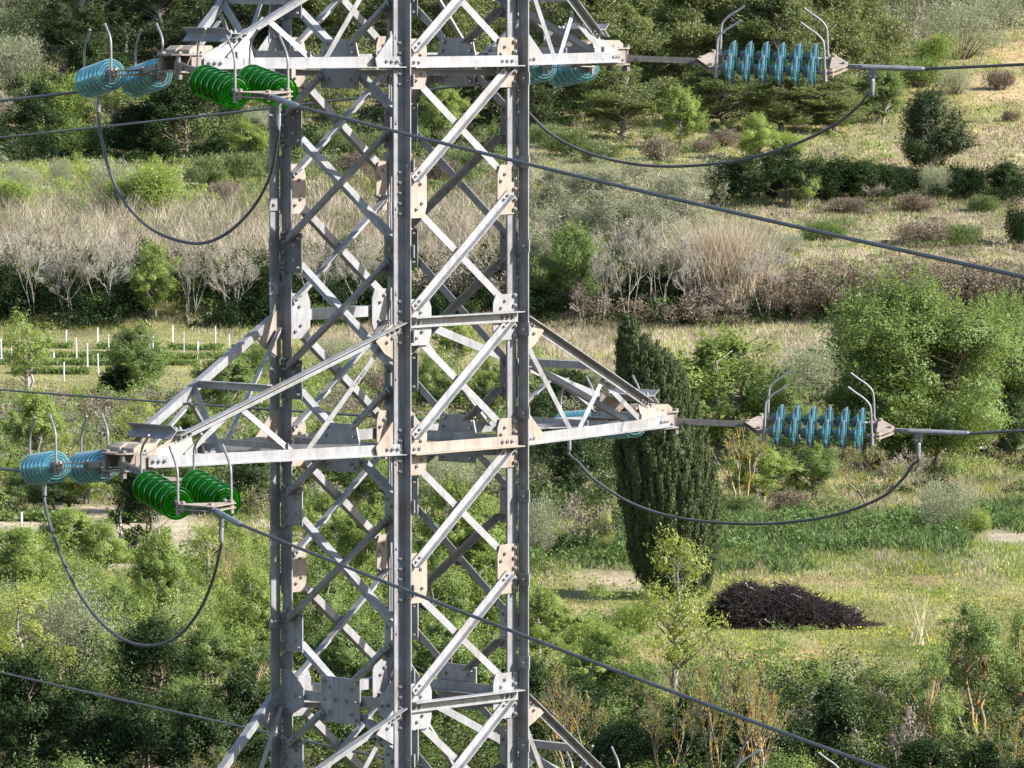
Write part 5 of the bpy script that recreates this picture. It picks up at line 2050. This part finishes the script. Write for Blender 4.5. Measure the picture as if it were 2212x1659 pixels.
def lay(X, Y): return np.stack([X, Y, gh(X, Y)], 1)


# meadow grass
X, Y, rng = scatter(430000, 30, 1480, 41)
_, den, dry, hh = zone_eval(X, Y)
patch = fbm(X / 3.0, Y / 9.0, 51)
keep = rng.random(len(X)) < den * (0.35 + 1.1 * patch)
X, Y, den, dry, hh = X[keep], Y[keep], den[keep], dry[keep], hh[keep]
pt = fbm(X / 2.0, Y / 6.0, 61)
isdry = rng.random(len(X)) < np.clip(dry + (pt - 0.5) * 1.3, 0.03, 0.97)
for nm, sel, c0, c1, lab in (('dry_grass', isdry, (0.32, 0.265, 0.175), (0.48, 0.41, 0.295), 'dry straw grass over the meadows'), ('green_grass', ~isdry, (0.15, 0.20, 0.045), (0.34, 0.37, 0.095), 'green grass and weeds over the field')):
    B = lay(X[sel], Y[sel])
    n = len(B)
    k = rng.random(n)[:, None]
    col = np.array(c0) * (1 - k) + np.array(c1) * k
    col = col * np.clip(0.35 + 1.25 * fbm(B[:, 0] / 5.0, B[:, 1] / 16.0, 66), 0.5, 1.2)[:, None]
    sc = B[:, 1] / 400.0
    P3, F3, C3, off = [], [], [], 0
    for rep in range(3):
        Bq = B + rng.normal(size=B.shape) * np.array([0.16, 0.3, 0])
        Bq[:, 2] = B[:, 2] - 0.05
        h = hh[sel] * (0.45 + 0.9 * rng.random(n))
        v, f, c = blades(Bq, h, (0.045 + 0.035 * rng.random(n)) * sc, 0.25 * rng.random(n), rng, col * (0.88 + 0.24 * rng.random((n, 1))), 1, 0.5)
        P3.append(v); F3.append(f + off); C3.append(c); off += len(v)
    o = link(nm, np_mesh(nm, np.concatenate(P3), np.concatenate(F3), GRASS, 3, False, np.concatenate(C3)))
    tag(o, lab, 'grass', kind='stuff')

# lush tall blades on the field's far side


def polymask(X, Y, zs):
    m = np.zeros(len(X))
    for z in zs: m = np.maximum(m, z.w(X, Y))
    return m


X, Y, rng = scatter(60000, 1095, 1245, 43, 1120, 2300)
m = polymask(X, Y, [Zone(1560, 2080, 1122, 1196, 50), Zone(1130, 1400, 1168, 1226, 40), Zone(2090, 2700, 1080, 1135, 30), Zone(1560, 1720, 1190, 1232, 40)])
keep = rng.random(len(X)) < m * np.clip((fbm(X / 2.6, Y / 8, 71) - 0.38) * 5, 0, 1)
B = lay(X[keep], Y[keep])
n = len(B)
k = rng.random(n)[:, None]
col = np.array((0.055, 0.095, 0.03)) * (1 - k) + np.array((0.20, 0.265, 0.10)) * k
v, f, c = blades(B, 0.55 * (0.4 + 0.9 * fbm(B[:, 0] / 1.8, B[:, 1] / 4, 73)) * (0.7 + 0.6 * rng.random(n)) * 1.5, 0.10 + 0.08 * rng.random(n), 0.6 * rng.random(n), rng, col, 3, 0.7)
o = link('tall_green_leaves', np_mesh('tall_green_leaves', v, f, GRASS, 3, False, c))
tag(o, 'lush dark green leafy plants spreading on both sides of the cypress', 'plants', kind='stuff')

X, Y, rng = scatter(60000, 1095, 1245, 58, 1120, 2300)
m = polymask(X, Y, [Zone(1560, 2080, 1122, 1200, 50), Zone(1130, 1400, 1168, 1226, 40), Zone(2090, 2700, 1080, 1135, 30)])
cl = fbm(X / 1.7, Y / 4.5, 75)
keep = (rng.random(len(X)) < m) & (cl > 0.50)
B = lay(X[keep], Y[keep]); B[:, 2] += 1.1 * np.clip((cl[keep] - 0.38) * 4, 0.1, 1.2) * rng.random(keep.sum()) ** 0.7
v, f = leaves(B, 0.30 * (0.5 + rng.random(len(B))), rng, 0.4)
o = link('broad_green_leaves', np_mesh('broad_green_leaves', v, f, LM['lush'], 4))
tag(o, 'mounds of broad green leaves in the lush patch', 'plants', kind='stuff')

# cane thicket on the far bank
X, Y, rng = scatter(52000, 432, 705, 44, -90, 1180)
xd = CX + F * X / Y
edge = np.clip((1180 - xd) / 150, 0, 1)
yy = np.interp(Y, _gy, _gpy)
keep = (rng.random(len(X)) < edge * (0.3 + 1.2 * fbm(X / 3.5, Y / 12, 81))) & (yy > 440 + 60 * (fbm(X / 6, X * 0, 4) - 0.5)) & (yy < 610 + 30 * (fbm(X / 4, X * 0, 6) - 0.5))
B = lay(X[keep], Y[keep]); B[:, 2] -= 0.1
n = len(B)
k = rng.random(n)[:, None]
col = np.array((0.25, 0.205, 0.155)) * (1 - k) + np.array((0.56, 0.48, 0.375)) * k
col[rng.random(n) < 0.10] = (0.13, 0.14, 0.05)
col = col * np.clip(0.3 + 1.4 * fbm(B[:, 0] / 2.2, B[:, 1] / 7, 85), 0.55, 1.25)[:, None]
v, f, c = blades(B, (0.7 + 4.6 * fbm(B[:, 0] / 2.2, B[:, 1] / 6, 83) ** 1.4) * (0.45 + 0.7 * rng.random(n)), 0.05, 0.35 * rng.random(n), rng, col, 3, 0.8)
o = link('cane_thicket', np_mesh('cane_thicket', v, f, REED, 3, False, c))
tag(o, 'beige dry canes covering the bank behind the vineyard', 'reeds', kind='stuff')

# thickets that read as one mass: leafy mounds packed together


def mounds(name, lab, specs, seed):
    """specs: count, y0, y1, xa, xb, radius, height, leaves per mound, leaf size, leaf kind"""
    by = {}
    for si, (n0, y0, y1, xa, xb, r0, h0, per, ls, leafn) in enumerate(specs):
        X, Y, rng = scatter(n0, y0, y1, seed + si, xa, xb)
        ok = polymask(X, Y, [q[0] for q in ZONES if q[2] < 0.3] + [Zone(-500, 640, 712, 850, 25), Zone(-500, 480, 1112, 1240, 25)]) < 0.3
        for x, y in zip(X[ok], Y[ok]):
            k = 0.55 + 0.9 * rng.random()
            r, h = r0 * k, h0 * (0.5 + 0.8 * rng.random())
            z = float(gh(x, y))
            m = int(per * k)
            nl = 4
            P_, N_ = [], []
            for q in range(nl):
                c = np.array([rng.normal() * r * 0.45, rng.normal() * r * 0.45, h * (0.25 + 0.45 * rng.random())])
                u = rdir(m // nl, rng)
                u[:, 2] = np.where(u[:, 2] < -0.35, -u[:, 2], u[:, 2])
                rad = np.array([r * 0.55, r * 0.55, h * 0.36]) * (0.7 + 0.6 * rng.random())
                e = 0.62 + 0.42 * rng.random((len(u), 1)) + 0.25 * (rng.random((len(u), 1)) ** 6)
                P_.append(c + u * rad * e); N_.append(u + np.array([0, 0, 0.3]))
            pts = np.concatenate(P_) + np.array([x, y, z])
            v, f = leaves(pts, ls * (0.6 + 0.8 * rng.random(len(pts))), rng, 0.5, None, 1.0, np.concatenate(N_), 0.6)
            tn = np.full(len(v), rng.random())
            if leafn not in ('shade', 'brown'):
                for q in range(7):
                    sd_ = rdir(1, rng)[0] * np.array([0.8, 0.8, 0.3]) + np.array([0, 0, 0.8])
                    ms = max(5, m // 40)
                    tt = rng.random(ms)[:, None]
                    sp = np.array([x, y, z + h * 0.4]) + sd_ * np.array([r * 0.7, r * 0.7, h * 0.62]) * (0.4 + 0.8 * tt) + rng.normal(size=(ms, 3)) * 0.07 * r * (1.2 - tt)
                    v2, f2 = leaves(sp, ls * (0.6 + 0.8 * rng.random(ms)), rng, 0.5)
                    v = np.concatenate([v, v2]); tn = np.concatenate([tn, np.full(len(v2), 0.4 + 0.6 * rng.random())])
            by.setdefault(leafn, []).append((v, tn))
    for leafn, L in by.items():
        v = np.concatenate([q[0] for q in L])
        o = link(name, np_mesh(name, v, np.arange(len(v)).reshape(-1, 4), LM[leafn], 4, tone=np.concatenate([q[1] for q in L])))
        tag(o, lab % MIXWORD[leafn], 'thicket', kind='stuff')


MIXWORD = dict(shade='shadow-dark', dark='dark green', darkpine='dark pine-green', pine='olive-green', mid='mid green', bright='fresh green', olive='silvery', grey='grey-green', brown='brown', broom='rush-green', yellow='yellow-green')  # shade mounds: dark bands of shadow given as leaf colour
mounds('hillside_scrub', '%s mass of scrub and young pines on the far hillside', [
    (100, 0, 135, -90, 640, 2.6, 6.0, 420, 0.30, 'darkpine'), (210, 0, 130, 120, 640, 2.4, 5.4, 380, 0.28, 'shade'), (80, 170, 345, -90, 640, 1.8, 3.0, 350, 0.24, 'shade'), (70, 300, 352, -90, 600, 1.7, 2.2, 320, 0.22, 'shade'), (60, 190, 330, -90, 1140, 1.8, 2.8, 350, 0.22, 'mid'),
    (40, 190, 330, -90, 640, 1.5, 2.2, 300, 0.2, 'olive'), (90, 0, 240, 600, 1960, 2.6, 7.0, 460, 0.30, 'pine'), (80, 0, 260, 600, 1960, 2.6, 5.5, 420, 0.30, 'darkpine'), (60, 225, 285, 640, 1900, 2.0, 2.5, 300, 0.26, 'shade'),
    (40, 0, 120, 1900, 2300, 2.4, 4.5, 420, 0.24, 'olive'), (26, 0, 60, 1900, 2300, 2.4, 5.0, 420, 0.24, 'shade'), (45, 290, 372, 640, 1560, 1.2, 1.5, 240, 0.2, 'broom'), (36, 280, 372, 640, 1560, 1.1, 1.3, 220, 0.18, 'brown'),
    (22, 270, 345, 1400, 2000, 1.2, 1.6, 240, 0.18, 'bright')], 100)
mounds('bank_thicket', '%s mass of scrub along the banks in the middle distance', [
    (70, 355, 460, -90, 620, 1.3, 1.7, 300, 0.18, 'bright'), (45, 355, 460, -90, 1130, 1.3, 1.7, 300, 0.18, 'olive'), (50, 350, 450, 400, 1130, 1.3, 1.7, 300, 0.2, 'broom'),
    (75, 395, 620, 1135, 1600, 1.6, 3.2, 420, 0.16, 'grey'), (50, 380, 600, 1135, 1560, 1.6, 3.2, 420, 0.16, 'olive'), (26, 420, 600, 1135, 1560, 1.5, 2.6, 400, 0.17, 'shade'), (110, 600, 690, 1135, 1650, 1.5, 1.9, 320, 0.2, 'shade'), (22, 560, 680, 1135, 1640, 1.4, 2.4, 320, 0.18, 'mid'),
    (300, 612, 708, -90, 1140, 1.6, 3.6, 300, 0.22, 'shade'), (26, 600, 690, -90, 1140, 1.4, 2.6, 300, 0.19, 'mid'), (60, 500, 640, -90, 1140, 1.3, 2.6, 260, 0.15, 'brown'), (16, 470, 600, -90, 1140, 1.3, 2.4, 260, 0.15, 'olive'), (90, 560, 640, -90, 1140, 1.5, 2.6, 300, 0.2, 'shade'), (18, 450, 560, -90, 1140, 1.2, 2.0, 280, 0.17, 'broom'), (110, 585, 690, 1640, 2300, 1.7, 2.0, 340, 0.17, 'brown'), (90, 632, 690, 1640, 2300, 1.6, 1.3, 300, 0.2, 'shade'),
    (90, 395, 445, 1530, 2300, 1.7, 2.8, 380, 0.2, 'shade'), (26, 440, 580, 1640, 2300, 1.4, 1.0, 240, 0.17, 'broom'), (26, 440, 580, 1640, 2300, 1.4, 1.0, 240, 0.17, 'brown')], 200)
mounds('valley_thicket', '%s mass of bushes filling the valley floor between the trees', [
    (70, 860, 1125, -90, 1330, 1.4, 2.0, 380, 0.17, 'shade'), (80, 860, 1125, -90, 1150, 1.5, 2.6, 420, 0.16, 'mid'), (70, 860, 1125, -90, 1150, 1.4, 2.2, 400, 0.15, 'bright'), (60, 860, 1110, -90, 1330, 1.4, 1.9, 360, 0.15, 'olive'), (50, 870, 1125, -90, 1330, 1.5, 2.0, 360, 0.16, 'brown'),
    (50, 870, 1220, 1135, 1340, 1.4, 2.2, 380, 0.16, 'dark'), (60, 780, 1010, 1560, 2300, 1.5, 2.4, 420, 0.15, 'bright'), (45, 780, 1080, 1560, 2300, 1.5, 2.0, 400, 0.16, 'mid'), (30, 900, 1090, 1560, 2300, 1.3, 1.4, 300, 0.16, 'shade'),
    (30, 1000, 1105, 1560, 2300, 1.0, 0.9, 220, 0.15, 'broom'), (60, 780, 880, 600, 1150, 1.3, 1.6, 340, 0.16, 'mid')], 300)
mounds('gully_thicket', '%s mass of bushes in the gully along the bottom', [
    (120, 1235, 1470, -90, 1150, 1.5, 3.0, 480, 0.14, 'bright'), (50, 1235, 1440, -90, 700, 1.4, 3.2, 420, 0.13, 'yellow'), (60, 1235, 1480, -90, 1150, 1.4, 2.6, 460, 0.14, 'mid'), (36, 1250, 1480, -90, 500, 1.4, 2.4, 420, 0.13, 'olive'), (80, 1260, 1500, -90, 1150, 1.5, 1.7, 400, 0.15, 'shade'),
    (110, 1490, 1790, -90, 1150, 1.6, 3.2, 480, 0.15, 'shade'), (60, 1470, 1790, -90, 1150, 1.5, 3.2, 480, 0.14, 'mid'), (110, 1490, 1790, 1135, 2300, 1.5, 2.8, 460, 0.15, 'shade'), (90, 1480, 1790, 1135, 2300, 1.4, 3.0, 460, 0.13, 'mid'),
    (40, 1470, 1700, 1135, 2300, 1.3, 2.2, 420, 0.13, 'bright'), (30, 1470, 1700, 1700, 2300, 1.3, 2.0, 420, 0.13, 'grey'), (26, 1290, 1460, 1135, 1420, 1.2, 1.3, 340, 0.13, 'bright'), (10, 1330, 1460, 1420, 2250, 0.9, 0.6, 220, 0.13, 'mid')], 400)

# low leafy undergrowth; dark strips put the shade below banks into leaf colour
ug = []
for (n0, y0, y1, xa, xb, leafn, hmax, seed, lab) in (
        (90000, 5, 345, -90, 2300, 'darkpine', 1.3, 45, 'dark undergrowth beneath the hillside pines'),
        (52000, 820, 1130, -90, 1560, 'mid', 1.4, 46, 'green undergrowth between the trees of the valley floor'),
        (42000, 1180, 1480, -90, 1130, 'mid', 1.4, 47, 'leafy undergrowth below the vegetable rows'),
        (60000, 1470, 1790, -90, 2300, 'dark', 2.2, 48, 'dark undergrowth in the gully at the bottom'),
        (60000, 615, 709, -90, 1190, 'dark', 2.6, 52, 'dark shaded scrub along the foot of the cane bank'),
        (36000, 632, 692, 1150, 2300, 'dark', 1.6, 53, 'dark shaded scrub along the foot of the bramble bank'),
        (30000, 285, 352, -90, 1140, 'dark', 1.8, 54, 'dark shaded scrub below the hillside trees at the left'),
        (14000, 1235, 1470, 1130, 2300, 'bright', 0.4, 55, 'low green weeds in clumps over the yellow field'),
        (20000, 180, 660, 1140, 2300, 'broom', 0.7, 56, 'low green and grey scrub dotted over the right meadows'),
        (14000, 350, 480, -90, 640, 'bright', 0.8, 57, 'bright green weeds under the upper left jumper loop')):
    X, Y, rng = scatter(n0, y0, y1, seed, xa, xb)
    _, den, dry, hh = zone_eval(X, Y)
    free = seed in (55, 56, 57)
    soil = 0 * X if free else polymask(X, Y, [q[0] for q in ZONES if q[2] < 0.3] + [Zone(1900, 2700, 60, 385, 40), Zone(1130, 2700, 262, 385, 40), Zone(-500, 640, 712, 862, 25), Zone(-500, 500, 1105, 1240, 25)])
    cl = fbm(X / 2.6, Y / 7.0, seed)
    keep = (rng.random(len(X)) < np.clip((cl - (0.50 if free else 0.36)) * 4, 0, 1)) & (soil < 0.4)
    X, Y, cl = X[keep], Y[keep], cl[keep]
    B = lay(X, Y)
    n = len(B)
    B[:, 2] += hmax * np.clip((cl - 0.33) * 2.6, 0.15, 1.2) * rng.random(n)
    v, f = leaves(B, 0.26 * B[:, 1] / 430 * (0.6 + 0.8 * rng.random(n)), rng, 0.5)
    o = link('undergrowth', np_mesh('undergrowth', v, f, LM[leafn], 4))
    tag(o, lab, 'undergrowth', kind='stuff')

# yellow flower heads in the field
X, Y, rng = scatter(1500, 1225, 1470, 49, 1500, 2300)
keep = fbm(X / 1.5, Y / 5, 91) > 0.60
B = lay(X[keep], Y[keep]); B[:, 2] += 0.35
v, f = leaves(B, 0.16, rng, 0.9)
o = link('yellow_flowers', np_mesh('yellow_flowers', v, f, LM['flower'], 4))
tag(o, 'scattered yellow flower heads in the field', 'flowers', kind='stuff')
